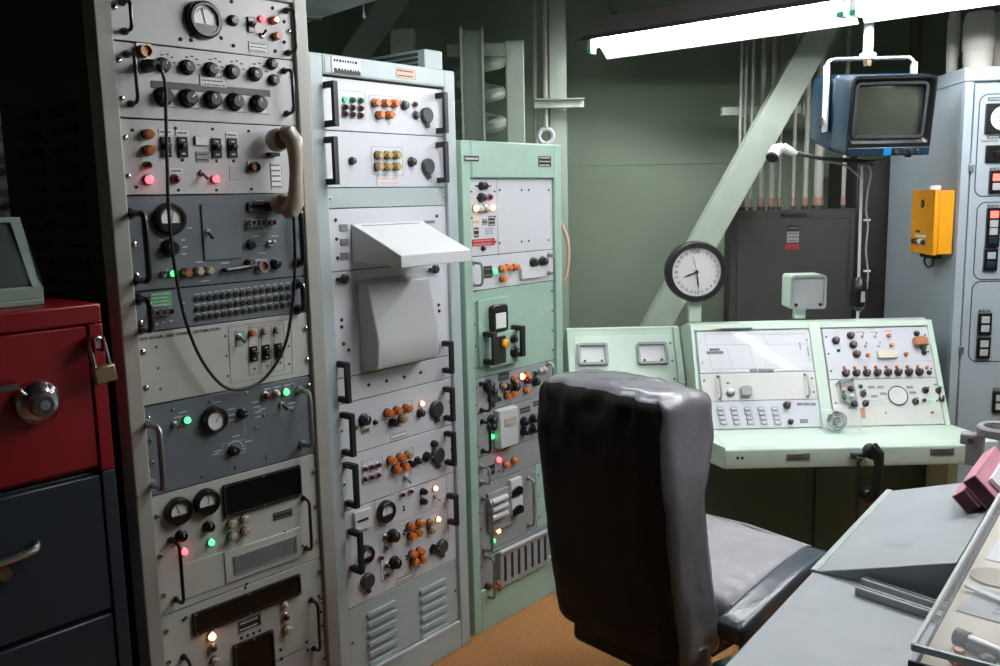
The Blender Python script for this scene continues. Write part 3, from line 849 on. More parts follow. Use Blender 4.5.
p.screws([(500, 190), (522, 190), (529, 190), (549, 190), (500, 243), (522, 241.5), (529, 241), (549, 240)], .005, 'paint_grey'); p.finish()
p = pan3(1, 'panel_white2')
p.handle((472.5, 263), (473.5, 285), .05, .005, 'steel'); p.handle((549, 255), (550, 273), .03, .005, 'steel')
p.plate(488, 272, .045, .044, 'black_matt', 'paint_grey', 2); p.lamp(495.7, 271.8, 'lit_green', .011)
for x, y in ((504, 269), (510, 267.6), (517.6, 267.3), (504.7, 278.8)): p.fuse(x, y, 'orange_cap', .015)
p.knob(536.3, 262.4, .020); p.knob(545.7, 261.3, .020)
p.raised([(522, 269), (545, 265), (545, 276), (522, 280)], 'breaker_cover', 'label_white', .012)
p.edge_screws(2, .004); p.finish()
p = pan3(2, 'rack_green')
x, z = 0, 0
p.raised([(478.5, 301), (512, 295.5), (513, 359.5), (480, 367.5)], 'instrument_plate', 'rack_green', .012)
def onp(px, py, off): return p.xz(px, py, off)
x, z = onp(498, 318, .02)
b = MB().m('black_gloss').prism(rrect(.088, .1, .015), -.034, -.012); build('meter', b, p.o, (x, 0, z), bevel=.004)
build('meter_scale', MB().m('dial_white').box(-.028, .028, -.0355, -.034, -.03, .026), p.o, (x, 0, z-.006))
x, z = onp(504, 348, .02)
build('switch_box', MB().m('rack_green').box(-.095, .095, -.03, -.012, -.063, .063), p.o, (x, 0, z), bevel=.003)
build('switch_block', MB().m('black_gloss').box(-.03, .014, -.04, -.03, -.05, .05), p.o, (x-.026, 0, z))
o = link('indicator_lamp', cached('ylamp', lambda: MB().m('mat_yl' if False else 'yellow_box').lathe([(.017, -.03), (.017, -.045), (.010, -.05)], 14).mesh('indicator_lamp')), p.o, (x-.02, -.004, z+.022)); o['label'] = 'yellow lamp cap'
link('knob', me_knob(.016), p.o, (x+.04, -.03, z+.03)); link('knob', me_knob(.022), p.o, (x+.045, -.03, z-.02))
p.plate(498, 304, .07, .012, 'panel_grey', 'ink', 1, frame=False)
for a_, b_ in (((484, 331.5), (485.5, 363.5)), ((512, 325), (514, 355))):
    p.chan_handle(a_, b_, .055, .024, 'black_matt')
p.edge_screws(4, .005); p.finish()
p = pan3(3, 'panel_grey')
p.handle((481, 384), (482.5, 410), .045, .005, 'black_gloss'); p.handle((548, 364), (549, 384), .03, .005, 'steel')
p.plate(504, 376.5, .06, .03, 'charcoal', 'paint_grey', 1); p.lamp(523, 376.6, 'lit_amber', .014); p.fuse(515, 379.5, 'fuse_orange', .013); p.fuse(528, 375, 'fuse_orange', .012)
p.lamp(536.7, 372.7, 'lens_green', .012); p.lamp(541.5, 371, 'lens_clear', .011); p.lamp(546, 370, 'lens_clear', .011); p.fuse(529, 381, 'lens_red', .015); p.knob(538, 381.8, .02)
p.knob(491.5, 386, .024); p.knob(495, 392, .02); p.cap(494, 398, .024); p.fuse(504.5, 386, 'fuse_gold', .014); p.fuse(509, 387, 'black_gloss', .016); p.knob(517.5, 387, .022); p.fuse(527.7, 390.8, 'orange_cap', .013)
p.fuse(509, 396.5, 'fuse_orange', .015); p.fuse(515, 394.5, 'fuse_orange', .015); p.lamp(500, 399, 'lens_green', .01)
p.edge_screws(2, .004); p.finish()
p = pan3(4, 'panel_grey')
p.handle((482, 422), (484, 451), .04, .0055, 'black_gloss'); p.handle((549, 400), (550, 424), .03, .005, 'black_gloss')
p.knob(494, 420.5, .02); p.knob(494, 427, .02)
p.raised([(499.4, 412), (518, 405.5), (520, 442.5), (501.5, 450)], 'relay_cover', 'visor_grey', .035, .004)
x, z = p.xz(510.5, 421, .036); build('relay_window', MB().m('fuse_beige').box(-.035, .035, -.037, -.035, -.014, .014), p.o, (x, 0, z))
for x, y in ((526.7, 422), (526.7, 431.5), (535.6, 419), (535.6, 429.4)): p.knob(x, y, .02)
p.lamp(492.7, 436.8, 'lit_green', .012); p.fuse(499.5, 436, 'orange_cap', .014); p.fuse(500, 443, 'orange_cap', .014)
p.plate(525.5, 410, .06, .024, 'charcoal', 'paint_grey', 1); p.plate(537.5, 403, .05, .022, 'charcoal', 'paint_grey', 1); p.tog(541, 418, 20)
p.edge_screws(2, .004); p.finish()
p = pan3(5, 'panel_grey')
p.handle((481, 467), (482.5, 482), .045, .005, 'steel')
p.lamp(499.4, 460, 'lit_red', .013); p.plate(491.5, 470, .04, .04, 'black_matt', 'paint_grey', 1); p.fuse(507.8, 465, 'orange_cap', .014); p.fuse(516, 461, 'orange_cap', .014); p.tog(501, 471, 0)
p.edge_screws(1, .004); p.finish()
xm3, _ = f3.at(536, 500)
p = pan3(6, 'panel_grey', x1=xm3)
p.handle((482, 499), (486, 549), .045, .0055, 'steel'); p.handle((527, 479), (531, 524), .03, .0055, 'steel')
p.raised([(488, 495), (510, 486), (512, 524), (490, 534)], 'valve_module', 'panel_grey', .012)
for k in range(3):
    xa, za = p.xz(492.5, 503.5+8*k, .03); xb, zb = p.xz(508, 496.5+8*k, .03)
    build('canister', MB().m('visor_grey').tube([(xa, -.024, (za+zb)/2), (xb, -.024, (za+zb)/2)], .0125, 14), p.o)
for x, y in ((517, 487), (517.7, 506)):
    xx, zz = p.xz(x, y, .02)
    o = build('rocker_switch', MB().m('label_white').box(-.033, .033, -.02, 0, -.034, .034).m('black_gloss').prism([(-.033, -.034), (.033, -.034), (.033, -.008), (.012, .004), (-.012, .004), (-.033, -.008)], -.026, -.02), p.o, (xx, 0, zz), bevel=.003)
p.lamp(498.8, 531, 'lit_amber', .012); p.fuse(494.8, 533.5, 'fuse_orange', .012); p.lamp(494, 541, 'lit_green', .011); p.tog(505, 527.5); p.tog(508.5, 526)
p.edge_screws(4, .004); p.finish()
p = pan3(6, 'rack_green', name='filler_panel', x0=xm3+.002); p.edge_screws(3, .005); p.finish()
p = pan3(7, 'panel_grey')
p.handle((483.5, 558), (489.5, 595), .045, .0055, 'steel'); p.handle((548, 525), (552.5, 558), .03, .0055, 'steel')
g0, gz_ = p.xz(500, 555, .02); g1, _ = p.xz(548, 530, .02); _, ga = p.xz(503, 552, .02); _, gb = p.xz(503, 587, .02)
b = MB().m('panel_grey').box(g0, g1, -.022, 0, gb, ga)
b.m('visor_grey').box(g0-.004, g1+.004, -.03, -.018, ga-.004, ga+.010)
build('grille_box', b, p.o, bevel=.003)
sm = MB().m('ink').prism(rrect(.014, (ga-gb)*.74, .0065), -.0232, -.0215).mesh('grille_slot')
for k in range(7): link('grille_slot', sm, p.o, (g0+(g1-g0)*(k+.65)/7.2, 0, (ga+gb)/2+.002))
p.plate(495, 552, .06, .026, 'rack_green', 'console_dark', 1)
for x, y in ((498.5, 583), (495.5, 588), (500, 588)): p.fuse(x, y, 'copper', .013)
p.fuse(489.5, 587, 'lens_red', .014)
p.edge_screws(2, .004); p.finish()
p = pan3(8, 'rack_green', name='base_panel'); p.finish()

# ================================================================== FLUORESCENT LAMPS
mat('tube_on_a', (250, 252, 255), .4, emit=TUBE_POWER_A, var=0)
mat('tube_on_b', (250, 252, 255), .4, emit=TUBE_POWER_B, var=0)
mat('tube_on_c', (250, 252, 255), .4, emit=TUBE_POWER_C, var=0)
def lamp_fixture(label, org, dirv, length, near, far, tubem, spine, rods, inner='lamp_white', ts=0., tz=0.):
    rz = math.atan2(dirv[1], dirv[0])
    t = thing('fluorescent_lamp', label, 'lamp', org, (0, 0, rz), 'hanging fluorescent lamps')
    L = length
    build('housing', MB().m('lamp_housing').prism([(-.045, spine), (-.04, spine+.07), (.04, spine+.07), (.045, spine)], 0, L, 'x'), t, bevel=.004)
    def wing(a, b, nm):
        mb = MB(); (y0, z0), (y1, z1) = a, b
        d = Vector((y1-y0, z1-z0)); nn = Vector((-d.y, d.x)).normalized()*.0012
        if nn.y > 0: nn = -nn
        mb.m(inner)._add([(x, y+nn.x, z+nn.y) for x in (0, L) for y, z in (a, b)], [(0, 1, 3, 2)])
        mb.m('lamp_housing')._add([(x, y-nn.x, z-nn.y) for x in (0, L) for y, z in (a, b)], [(0, 1, 3, 2)])
        mb._add([(x, y+q*nn.x, z+q*nn.y) for x in (0, L) for q in (-1, 1) for y, z in (b,)], [(0, 1, 3, 2)])
        return build(nm, mb, t, smooth=0)
    wing((-.04, spine), near, 'reflector_wing'); wing((.04, spine), far, 'reflector_wing')
    for sx in (ts+.012, L-.012):
        build('lamp_holder', MB().m('steel').box(sx-.012, sx+.012, -.026, .016, -.026, spine).m('lens_green').box(sx-.012, sx+.012, -.03, -.026, -.026, -.008), t, bevel=.002)
    build('tube', MB().m(tubem).lathe([(.012, ts+.02), (.019, ts+.03), (.019, L-.03), (.012, L-.02)], 16, 'x', (0, 0, tz)), t)
    for x in rods:
        build('hanger_rod', MB().m('lamp_housing').cyl((x, 0, spine+.07), (x, 0, RH-org[2]), .009).box(x-.03, x+.03, -.03, .03, spine+.07, spine+.09), t)
    return t
fl = on_y(607, 59, 4.2); hA = fl.z; fr = on_h(1000, 4, hA); fj = on_h(862, 23.5, hA)
dA = (fr-fl); dA.z = 0; dA.normalize(); yA = Vector((-dA.y, dA.x, 0))
SPA = .05
oA = fl - yA*.135 + Vector((0, 0, .03))
LA = (fj-fl).length
lamp_fixture('lit fluorescent lamp hanging in front of the green wall, its left end in view', oA, dA, LA-.01, (-.11, .018), (.135, -.03), 'tube_on_a', SPA, (.1, LA-.2), tz=.02)
lamp_fixture('lit fluorescent lamp hanging over the blue television, cut off by the right edge', oA+dA*(LA+.01), dA, 1.25, (-.11, .018), (.135, -.03), 'tube_on_a', SPA, (.25, 1.0), tz=-.012)
dC = Vector((dA.x, dA.y, 0)); oC = Vector((1.65, 2.2, hA)) - dC*.6
lamp_fixture('lit fluorescent lamp hanging over the grey desk, out of the frame above', oC, dC, 1.2, (-.12, .005), (.12, .005), 'tube_on_c', SPA, (.25, .95))
q0 = on_h(310, 22, 2.27); q1 = on_h(378, 0, 2.27)
dB = (q1-q0).normalized(); dB.z = 0; yB = Vector((-dB.y, dB.x, 0))
lamp_fixture('lit fluorescent lamp hanging over the aisle in front of the racks, above the frame', q0+dB*.76, dB, 1.25, (-.12, .005), (.12, .005), 'tube_on_b', .05, (.25, 1.0))
t = thing('air_duct', 'pale blue-grey overhead duct at the top edge above the racks', 'duct', q0-dB*.45, (0, 0, math.atan2(dB.y, dB.x)))
build('casing', MB().m('duct_blue').box(0, 1.1, -.46, 0, 0, .22), t, bevel=.004)
for k in range(3): build('strap', MB().m('lamp_housing').box(.1+.4*k, .13+.4*k, -.464, .004, -.003, RH-2.27), t)
cx = (on_h(367, 3, 2.27)-(q0-dB*.45)).dot(dB)
build('pull_cord', MB().m('white_paint').cyl((cx, -.02, 0), (cx, -.02, -.03), .0015, n=6).lathe([(.004, -.05), (.007, -.044), (.002, -.03)], 8, 'z', (cx, -.02, 0)), t)

# ================================================================== BACKGROUND STEELWORK AND CONDUITS
def post(name, label, x0, x1, y, d, z1, kind='box', z0=0.):
    b = MB().m('steel_green')
    w_ = x1-x0
    t = thing(name, label, 'steel post', ((x0+x1)/2, y, z0))
    if kind == 'ibeam':
        build('flange', MB().m('steel_green').box(-w_/2, w_/2, 0, .012, 0, z1-z0), t)
        build('flange', MB().m('steel_green').box(-w_/2, w_/2, d-.012, d, 0, z1-z0), t)
        build('web', MB().m('steel_green').box(-.006, .006, .012, d-.012, 0, z1-z0), t)
    elif kind == 'chan':
        build('web', MB().m('steel_green').box(-w_/2, w_/2, d-.01, d, 0, z1-z0), t)
        build('flange', MB().m('steel_green').box(-w_/2, -w_/2+.01, 0, d-.01, 0, z1-z0), t)
        build('flange', MB().m('steel_green').box(w_/2-.01, w_/2, 0, d-.01, 0, z1-z0), t)
    else:
        build('column', MB().m('steel_green').box(-w_/2, w_/2, 0, d, 0, z1-z0), t, bevel=.005)
        build('bolt', MB().m('steel_green').lathe([(.011, -.010), (.011, 0)], 6, c=(-w_/2+.03, 0, z1-z0-.06)), t)
    return t
def X(px, py, Y): return on_y(px, py, Y).x
def H(px, py, Y): return on_y(px, py, Y).z
post('steel_post', 'tall green steel post rising past the top of the picture, right of the eyebolt', X(550, 120, 4.35), X(567, 120, 4.35), 4.35, .13, RH, 'ibeam')
post('steel_post', 'green steel channel post between the blue-grey rack and the coil spring', X(461, 90, 4.05), X(484.5, 90, 4.05), 4.05, .1, H(472, 27, 4.05), 'chan')
post('steel_post', 'plain green steel post just right of the coil spring', X(506, 90, 4.05), X(524.5, 90, 4.05), 4.05, .1, H(515, 40, 4.05))
post('steel_post', 'short-looking dim green post above the slotted vent box', X(390, 40, 4.3), X(414, 40, 4.3), 4.3, .1, H(400, 28, 4.3))
def coil(label, c, r, wr, z0, z1, turns):
    t = thing('coil_spring', label, 'spring', (c[0], c[1], z0))
    n = int(turns*24); h = z1-z0
    P = [(r*math.cos(2*math.pi*turns*i/n), r*math.sin(2*math.pi*turns*i/n), .03+(h-.1)*i/n) for i in range(n+1)]
    build('coil', MB().m('steel_green').tube(P, wr, 10), t)
    build('seat_plate', MB().m('steel_green').lathe([(r+.05, 0), (r+.05, .02)], 24, 'z'), t)
    build('top_bracket', MB().m('steel_green').box(-r-.03, r+.03, -r, r, h-.06, h), t, bevel=.006)
    return t
cxs = X(478, 100, 4.3)
coil('green shock-mount coil spring behind the channel post', (cxs, 4.32), .105, .03, .0, H(485, 46, 4.3), 16)
coil('dim green coil spring at the left edge behind the tall rack', (X(2, 120, 3.6)-.03, 3.55), .09, .028, .0, 2.2, 16)
def brace(label, a, b_, wd, dp, m='steel_green'):
    a, b_ = Vector(a), Vector(b_); d = b_-a; L = d.length
    t = thing('diagonal_brace', label, 'steel brace', a, (0, -math.atan2(d.z, d.x), 0))
    build('web', MB().m(m).box(0, L, 0, .01, -wd/2, wd/2), t)
    build('flange', MB().m(m).box(0, L, .01, dp, wd/2-.01, wd/2), t); build('flange', MB().m(m).box(0, L, .01, dp, -wd/2, -wd/2+.01), t)
YB = 4.22
pb, pt = on_y(657, 327, YB), on_y(812, 50, YB); dd = (pt-pb)
brace('wide green diagonal brace rising behind the clock to the upper right', pb-dd*.62, pt+dd*.22, .125, .07)
pb, pt = on_y(358, 50, 4.45), on_y(392, 0, 4.45); dd = (pt-pb)
brace('dim green diagonal brace above the blue-grey rack', pb-dd*3.5, pt+dd*.7, .11, .07)
# rods, unistrut and eyebolt left of the tall post
YR = 4.3
x = X(545.5, 80, YR)
t = thing('hanger_rod', 'thin vertical rod ending in a ring above the mint rack', 'rod', (x, YR, H(545, 150, YR)))
zz0 = H(545, 150, YR); zr = H(545, 135, YR)-zz0
build('rod', MB().m('conduit_white').cyl((0, 0, zr+.03), (0, 0, RH-zz0), .011, n=10), t)
b = MB().m('panel_white2').tube([(.034*math.cos(R(a)), 0, zr-.005+.034*math.sin(R(a))) for a in range(0, 360, 15)], .010, 8, True); build('eye_ring', b, t)
build('shank', MB().m('panel_white2').cyl((0, 0, -.25), (0, 0, zr-.03), .012, n=10), t)
x = X(535, 80, 4.34)
build_ = thing('conduit_pipe', 'thin green conduit left of the ring rod', 'pipe', (x, 4.34, 0))
build('pipe', MB().m('steel_green').cyl((0, 0, 0), (0, 0, RH), .011, n=10), build_)
x0, x1 = X(534, 104, 4.28), X(584, 104, 4.28); zc = H(560, 103.5, 4.28)
t = thing('strut_channel', 'short horizontal strut channel crossing the tall green post', 'strut', (x0, 4.26, zc-.02))
build('channel', MB().m('steel_green').box(0, x1-x0, .028, .034, 0, .042), t); build('flange', MB().m('steel_green').box(0, x1-x0, 0, .028, 0, .005), t); build('flange', MB().m('steel_green').box(0, x1-x0, 0, .028, .037, .042), t)
# clear hose hanging between the mint rack and the tall post
hq = [on_y(562, 225, 3.95), on_y(567.5, 240, 3.95), on_y(568.5, 258, 3.95), on_y(566, 274, 3.95), on_y(561, 282, 3.95)]
t = thing('flexible_hose', 'pinkish clear hose looped beside the right edge of the mint rack', 'hose', hq[0])
build('hose', MB().m('label_pink').tube([q_-hq[0] for q_ in catmull(hq, 6)], .008, 8), t)
build('fitting', MB().m('steel').cyl((0, 0, 0), (-.02, .0, .03), .011, n=10), t)
# dark distribution cabinet
YC = 4.4
cx0, cx1 = X(731, 213, YC), X(857, 212, YC); ch = H(790, 210, YC)
t = thing('electrical_cabinet', 'dark grey electrical cabinet on the back wall with a red and white warning label', 'cabinet', ((cx0+cx1)/2, YC, 0))
W2 = (cx1-cx0)/2
build('body', MB().m('steel_dark').box(-W2, W2, .012, .12, 0, ch), t, bevel=.004)
fD = Face(Matrix.Translation(((cx0+cx1)/2, YC, 0)))
p = Panel(t, fD, .1, fD.at(790, 219)[1], W2, 'steel_dark', name='door', x0=-W2+.035, x1=W2-.035, t=.012, bevel=.003)
p.plate(793, 228, .058, .026, 'black_matt', 'paint_grey', 1, frame=False); p.plate(793, 237, .058, .052, 'panel_grey', 'steel_dark', 3, frame=False); p.plate(792.5, 246.5, .068, .024, 'label_red', 'label_red', 1, frame=False); p.finish()
x, z = fD.at(794, 214.5)
build('nameplate', MB().m('ink').box(-.06, .06, -.001, .012, -.006, .006), t, (x, 0, z))
# darker locker to its right
lx0 = cx1+.02
t = thing('tall_locker', 'near-black tall locker between the dark electrical cabinet and the blue-grey cabinet', 'locker', (lx0, 4.45, 0))
build('body', MB().m('locker_black').box(0, .42, .012, .4, 0, H(875, 160, 4.45)), t, bevel=.004)
build('door', MB().m('locker_black').box(.02, .40, 0, .012, .08, H(875, 160, 4.45)-.04), t, bevel=.002)
build('handle', MB().m('black_matt').tube([(.06, 0, 1.1), (.06, -.03, 1.1), (.06, -.03, 1.25), (.06, 0, 1.25)], .008), t)
# conduits rising from the cabinet
for i, (px, wd) in enumerate(((739, 3), (743.5, 3), (750.5, 3), (761, 5.2), (771.5, 5.2), (779, 3.2), (793, 3.4), (805, 5), (818, 9), (843, 4.2))):
    Yp = YC+.05+.02*(i % 2); xx = X(px, 205, Yp); rr = wd/2*Yp/895
    t = thing('conduit_pipe', 'vertical conduit with salmon coupling entering the dark cabinet top, '+('leftmost', 'second', 'third', 'fourth', 'fifth', 'sixth', 'seventh', 'eighth', 'ninth and thickest', 'rightmost')[i]+(' from the left' if 0 < i < 9 else ' of the row'), 'pipe', (xx, Yp, ch), group='conduits above the dark cabinet')
    build('pipe', MB().m('conduit_white').cyl((0, 0, 0), (0, 0, RH-ch), rr, n=12), t)
    b = MB().m('conduit_salmon').lathe([(rr*1.3, .02), (rr*1.3, .034), (rr*1.12, .037), (rr*1.12, .055), (rr*1.02, .058)], 12, 'z')
    b.m('steel_dark').lathe([(rr*1.5, 0), (rr*1.5, .018)], 8, 'z'); build('coupling', b, t)
t = thing('strut_channel', 'long horizontal strut clamping the conduits against the back wall', 'strut', (X(722, 111, 4.494), 4.494, H(740, 111, 4.494)-.02))
build('channel', MB().m('steel_green').box(0, .72, .0, .04, 0, .042), t, bevel=.003)
for k in range(6): build('clamp', MB().m('steel_green').box(.09+k*.1, .11+k*.1, -.02, 0, -.008, .05), t)
# ================================================================== CONSOLE
KY0, KZ0, KY1, KZ1 = 3.40, .708, 3.59, 1.08      # foot and head of the sloping panels
KX0, KX1 = .772, 1.752
ang = math.atan2(KY1-KY0, KZ1-KZ0)
FM = Matrix.Translation((0, KY0, KZ0)) @ Matrix.Rotation(-ang, 4, 'X')
fK = Face(FM)
con = thing('control_console', 'pale mint launch control console with two sloping instrument panels and a shelf', 'console', ((KX0+KX1)/2, 3.45, 0))
CM = Matrix.Translation((-(KX0+KX1)/2, -3.45, 0))
LK = math.hypot(KY1-KY0, KZ1-KZ0)
def cbuild(name, b, bevel=0, seg=2): return build(name, b, con, (-(KX0+KX1)/2, -3.45, 0), bevel=bevel, seg=seg)
# sloping housing built behind the panels
off = .014
def sl(t, o): # point on slope: distance t from foot, o behind
    return (KY0+math.sin(ang)*t+math.cos(ang)*o, KZ0+math.cos(ang)*t-math.sin(ang)*o)
cbuild('upper_housing', MB().m('console_green').prism([sl(-.02, off), sl(LK+.018, off), (3.66, 1.098), (3.80, 1.06), (3.80, .60), (3.45, .60)], KX0, KX1, 'x'), .004)
xb = fK.at(815, 335)[0]
for xa, xc in ((KX0, fK.at(695, 335)[0]-.003), (fK.at(809.5, 335)[0], fK.at(821, 335)[0]), (fK.at(928, 335)[0]+.002, KX1)):
    cbuild('bay_frame', MB().m('console_green').prism([sl(-.005, -.006), sl(LK+.018, -.006), sl(LK+.018, off), sl(-.005, off)], xa, xc, 'x'), .003)
for xa, xc in ((fK.at(695, 335)[0]-.003, fK.at(809.5, 335)[0]), (fK.at(821, 335)[0], fK.at(928, 335)[0]+.002)):
    cbuild('top_rail', MB().m('console_green').prism([sl(LK-.008, -.006), sl(LK+.018, -.006), sl(LK+.018, off), sl(LK-.008, off)], xa, xc, 'x'), .002)
cbuild('shelf', MB().m('console_green').prism([(3.165, .622), (3.16, .64), (3.16, .694), (3.174, .708), (3.43, .708), (3.46, .69), (3.46, .622)], .812, KX1+.01, 'x'), .004)
cbuild('shelf_end', MB().m('console_green').prism([(KX1+.011, 3.165), (KX1+.06, 3.165), (KX1+.06, 3.19), (KX1+.011, 3.42)], .622, .706, 'z'), .003)
# left cheek of the shelf slanting back
cbuild('shelf_end', MB().m('console_green').prism([(.812, 3.165), (.812, 3.45), (.775, 3.45), (.775, 3.26)], .622, .706, 'z'), .003)
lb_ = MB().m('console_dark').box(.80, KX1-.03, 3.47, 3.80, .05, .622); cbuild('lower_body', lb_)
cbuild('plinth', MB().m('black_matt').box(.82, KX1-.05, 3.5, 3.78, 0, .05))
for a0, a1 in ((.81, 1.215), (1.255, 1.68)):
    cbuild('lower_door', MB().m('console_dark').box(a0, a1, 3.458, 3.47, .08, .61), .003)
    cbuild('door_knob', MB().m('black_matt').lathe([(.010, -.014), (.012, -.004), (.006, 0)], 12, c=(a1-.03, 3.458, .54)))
cbuild('leg_panel', MB().m('console_green').box(1.70, 1.74, 3.30, 3.47, 0, .622), .003)
fS = Face(Matrix.Translation((0, 3.16, 0)))
x, z = fS.at(740, 458)
b = MB().m('ink')
for dx in (-.0085, .0085): b.lathe([(.0055, -.0012), (.0055, .002)], 12, c=(x+dx, 3.16, z))
cbuild('socket_holes', b)
for px, py in ((798, 456.8), (942, 452)):
    x, z = fS.at(px, py); cbuild('name_plate', MB().m('steel').box(x-.043, x+.043, 3.157, 3.161, z-.013, z+.013).m('ink').box(x-.034, x+.034, 3.1565, 3.157, z-.006, z-.003).box(x-.03, x+.02, 3.1565, 3.157, z+.003, z+.006), .001)
FR = CM @ FM
def kz(px, py): return fK.at(px, py)[1]
# left bay
LX0, LX1 = fK.at(696, 330)[0], fK.at(808.5, 330)[0]
z3, z2, z1, z0 = LK-.01, (kz(703, 373)+kz(818, 371.5))/2, (kz(710, 401)+kz(826, 399.5))/2, .004
p = Panel(con, fK, z2+.001, z3, 0, 'paper', name='chart_panel', x0=LX0, x1=LX1, frame=FR)
p.line([(704, 334), (805, 334), (814, 368), (712, 369)], .001); p.line([(700, 345), (808, 344)], .0008, closed=False); p.line([(746, 334), (755, 369)], .0008, closed=False); p.line([(762, 334), (768, 346)], .0008, closed=False); p.line([(727, 348), (733, 370)], .0008, closed=False); p.line([(765, 348), (766, 366), (793, 365)], .0008, closed=False)
p.plate(715, 352.5, .068, .012, 'paint_grey', 'paint_grey', 1, frame=False); p.plate(714.5, 349.5, .042, .010, 'paint_grey', 'ink', 1, frame=False)
for x in (753.5, 762, 770): p.plate(x, 370.7, .03, .013, 'paint_grey', 'panel_grey', 1, frame=False)
p.mark(800, 346, .004, .03, 'paint_grey'); p.mark(808, 352, .004, .04, 'paint_grey')
b = MB().m('acrylic').box(-p.w/2+.006, p.w/2-.006, -.006, -.004, -p.h/2+.006, p.h/2-.006); build('cover_sheet', b, p.o)
p.edge_screws(2, .004); p.finish()
p = Panel(con, fK, z1+.001, z2-.001, 0, 'console_panel', name='switch_panel', x0=LX0, x1=LX1, frame=FR)
p.handle((717, 376), (722, 398), .022, .0035, 'steel'); p.handle((804, 374), (810, 396), .022, .0035, 'steel')
p.put('knob', me_knob(.018, 'steel', .016), 730.8, 392, .01); x, z = p.xz(746.5, 391, .012)
build('square_knob', MB().m('panel_grey').prism(rrect(.044, .042, .012), -.022, 0), p.o, (x, 0, z), bevel=.004, seg=3)
p.plate(795, 391.5, .03, .014, 'label_white', 'label_white', 1, frame=False); p.edge_screws(2, .004, 'black_matt')
p.mark(728, 383, .012, .006, 'paint_grey'); p.finish()
p = Panel(con, fK, z0, z1-.001, 0, 'console_panel_blue', name='key_panel', x0=LX0, x1=LX1, frame=FR)
km = cached('key', lambda: MB().m('key_grey').prism(rrect(.026, .015, .003, 2), -.006, 0).m('panel_white2').prism(rrect(.022, .007, .002, 2), -.0068, -.006).mesh('push_key'))
for i in range(5):
    for j in range(4):
        px = 720.5+13.6*i+1.1*j; py = 408.5+4.6*j; p.put('push_key', km, px, py, .006)
p.put('knob', me_knob(.015, 'knob_maroon', .024), 787.7, 404.5, .012); p.put('knob', me_knob(.011, 'charcoal', .018), 791, 421.5, .008)
for px in (800, 806.5, 813): p.plate(px, 404, .022, .010, 'paint_grey', 'panel_grey', 1, frame=False)
p.plate(804, 421, .03, .015, 'paint_grey', 'panel_grey', 1, frame=False); p.finish()
# right bay
QX0, QX1 = fK.at(822, 330)[0], fK.at(927.5, 330)[0]
zr = (kz(834, 379.5)+kz(944, 377.5))/2
p = Panel(con, fK, zr+.001, z3, 0, 'console_panel_blue', name='control_panel', x0=QX0, x1=QX1, frame=FR)
for x, y in ((836.6, 339.6), (851.5, 334.6), (854, 344), (857.5, 353.5)): p.put('knob', me_knob(.0155, 'knob_maroon', .022), x, y, .012)
for k in range(8): 
    x = 846.7+10.5*k; y = 372.4-.15*k
    p.put('knob', me_knob(.0155, 'knob_maroon', .022), x, y, .012); p.fuse(x-2, y-5.3, 'orange_cap', .0055)
p.fuse(927.5, 367, 'orange_cap', .006); p.knob(930, 372, .010); p.knob(839, 350, .007)
for x, y in ((863, 336), (876, 335.7), (866, 345.4), (879.5, 345)): p.tog(x, y, 30, 'chrome', .8)
for x, y in ((889.4, 335), (892.4, 344.5), (906.8, 353.5), (868.6, 354.6)): p.fuse(x, y, 'orange_cap', .0075)
p.raised([(877.5, 350.5), (897, 350), (899, 357.5), (879, 358)], 'legend_bar', 'cream_board', .014, .003)
x, z = p.xz(921, 341.5, .02)
build('switch_guard', MB().m('copper').prism([(-.026, -.017), (.026, -.017), (.026, .012), (.016, .019), (-.026, .019)], -.032, -.004), p.o, (x, 0, z), bevel=.003)['label'] = 'copper-red flip-up switch guard'
p.knob(917.5, 333, .012); p.put('knob', me_knob(.011, 'lens_green', .02), 924, 348, .01); p.knob(925, 352, .010)
for x, y in ((871, 328.8), (860, 332), (874, 332), (888, 331)): p.mark(x, y, .03, .0025, 'paint_grey')
p.line([(858, 362), (935, 360.5)], .0006, closed=False); p.edge_screws(3, .004, 'black_matt'); p.finish()
p = Panel(con, fK, z0, zr-.001, 0, 'console_panel', name='meter_panel', x0=QX0, x1=QX1, frame=FR)
x, z = p.xz(898, 395.5, .004)
b = MB().m('black_matt').lathe([(.040, -.004), (.037, -.006), (.036, -.004)], 28, caps=False).m('label_white').lathe([(.0365, -.003), (.0365, -.0042)], 28); build('dial_window', b, p.o, (x, 0, z))
for x, y in ((863.8, 392.8), (866.3, 402.7), (926.3, 389.5), (939.8, 390), (916.4, 401), (943, 398.7)): p.put('knob', me_bar_knob(.0135), x, y, .01, random.choice((20, 50, -30)))
p.put('knob', me_knob(.009, 'lens_green'), 861, 386, .006); p.lamp(925, 400, 'lens_red', .007); p.lamp(932, 400, 'lit_green', .006); p.plate(937, 384.5, .024, .008, 'label_green', 'label_green', 1, frame=False)
for x, y in ((871.5, 387), (880.5, 387), (883.5, 393.5), (874.5, 396), (910, 387), (913, 392.5)): p.plate(x, y, .026, .010, 'panel_grey', 'paint_grey', 1, frame=False)
for x, y in ((876.5, 403.5), (885.5, 401.5), (874, 399)): p.plate(x, y, .028, .012, 'label_white', 'label_white', 1, frame=False)
p.lamp(933, 412, 'fuse_orange', .004); p.screws([(886, 412.5)], .004)
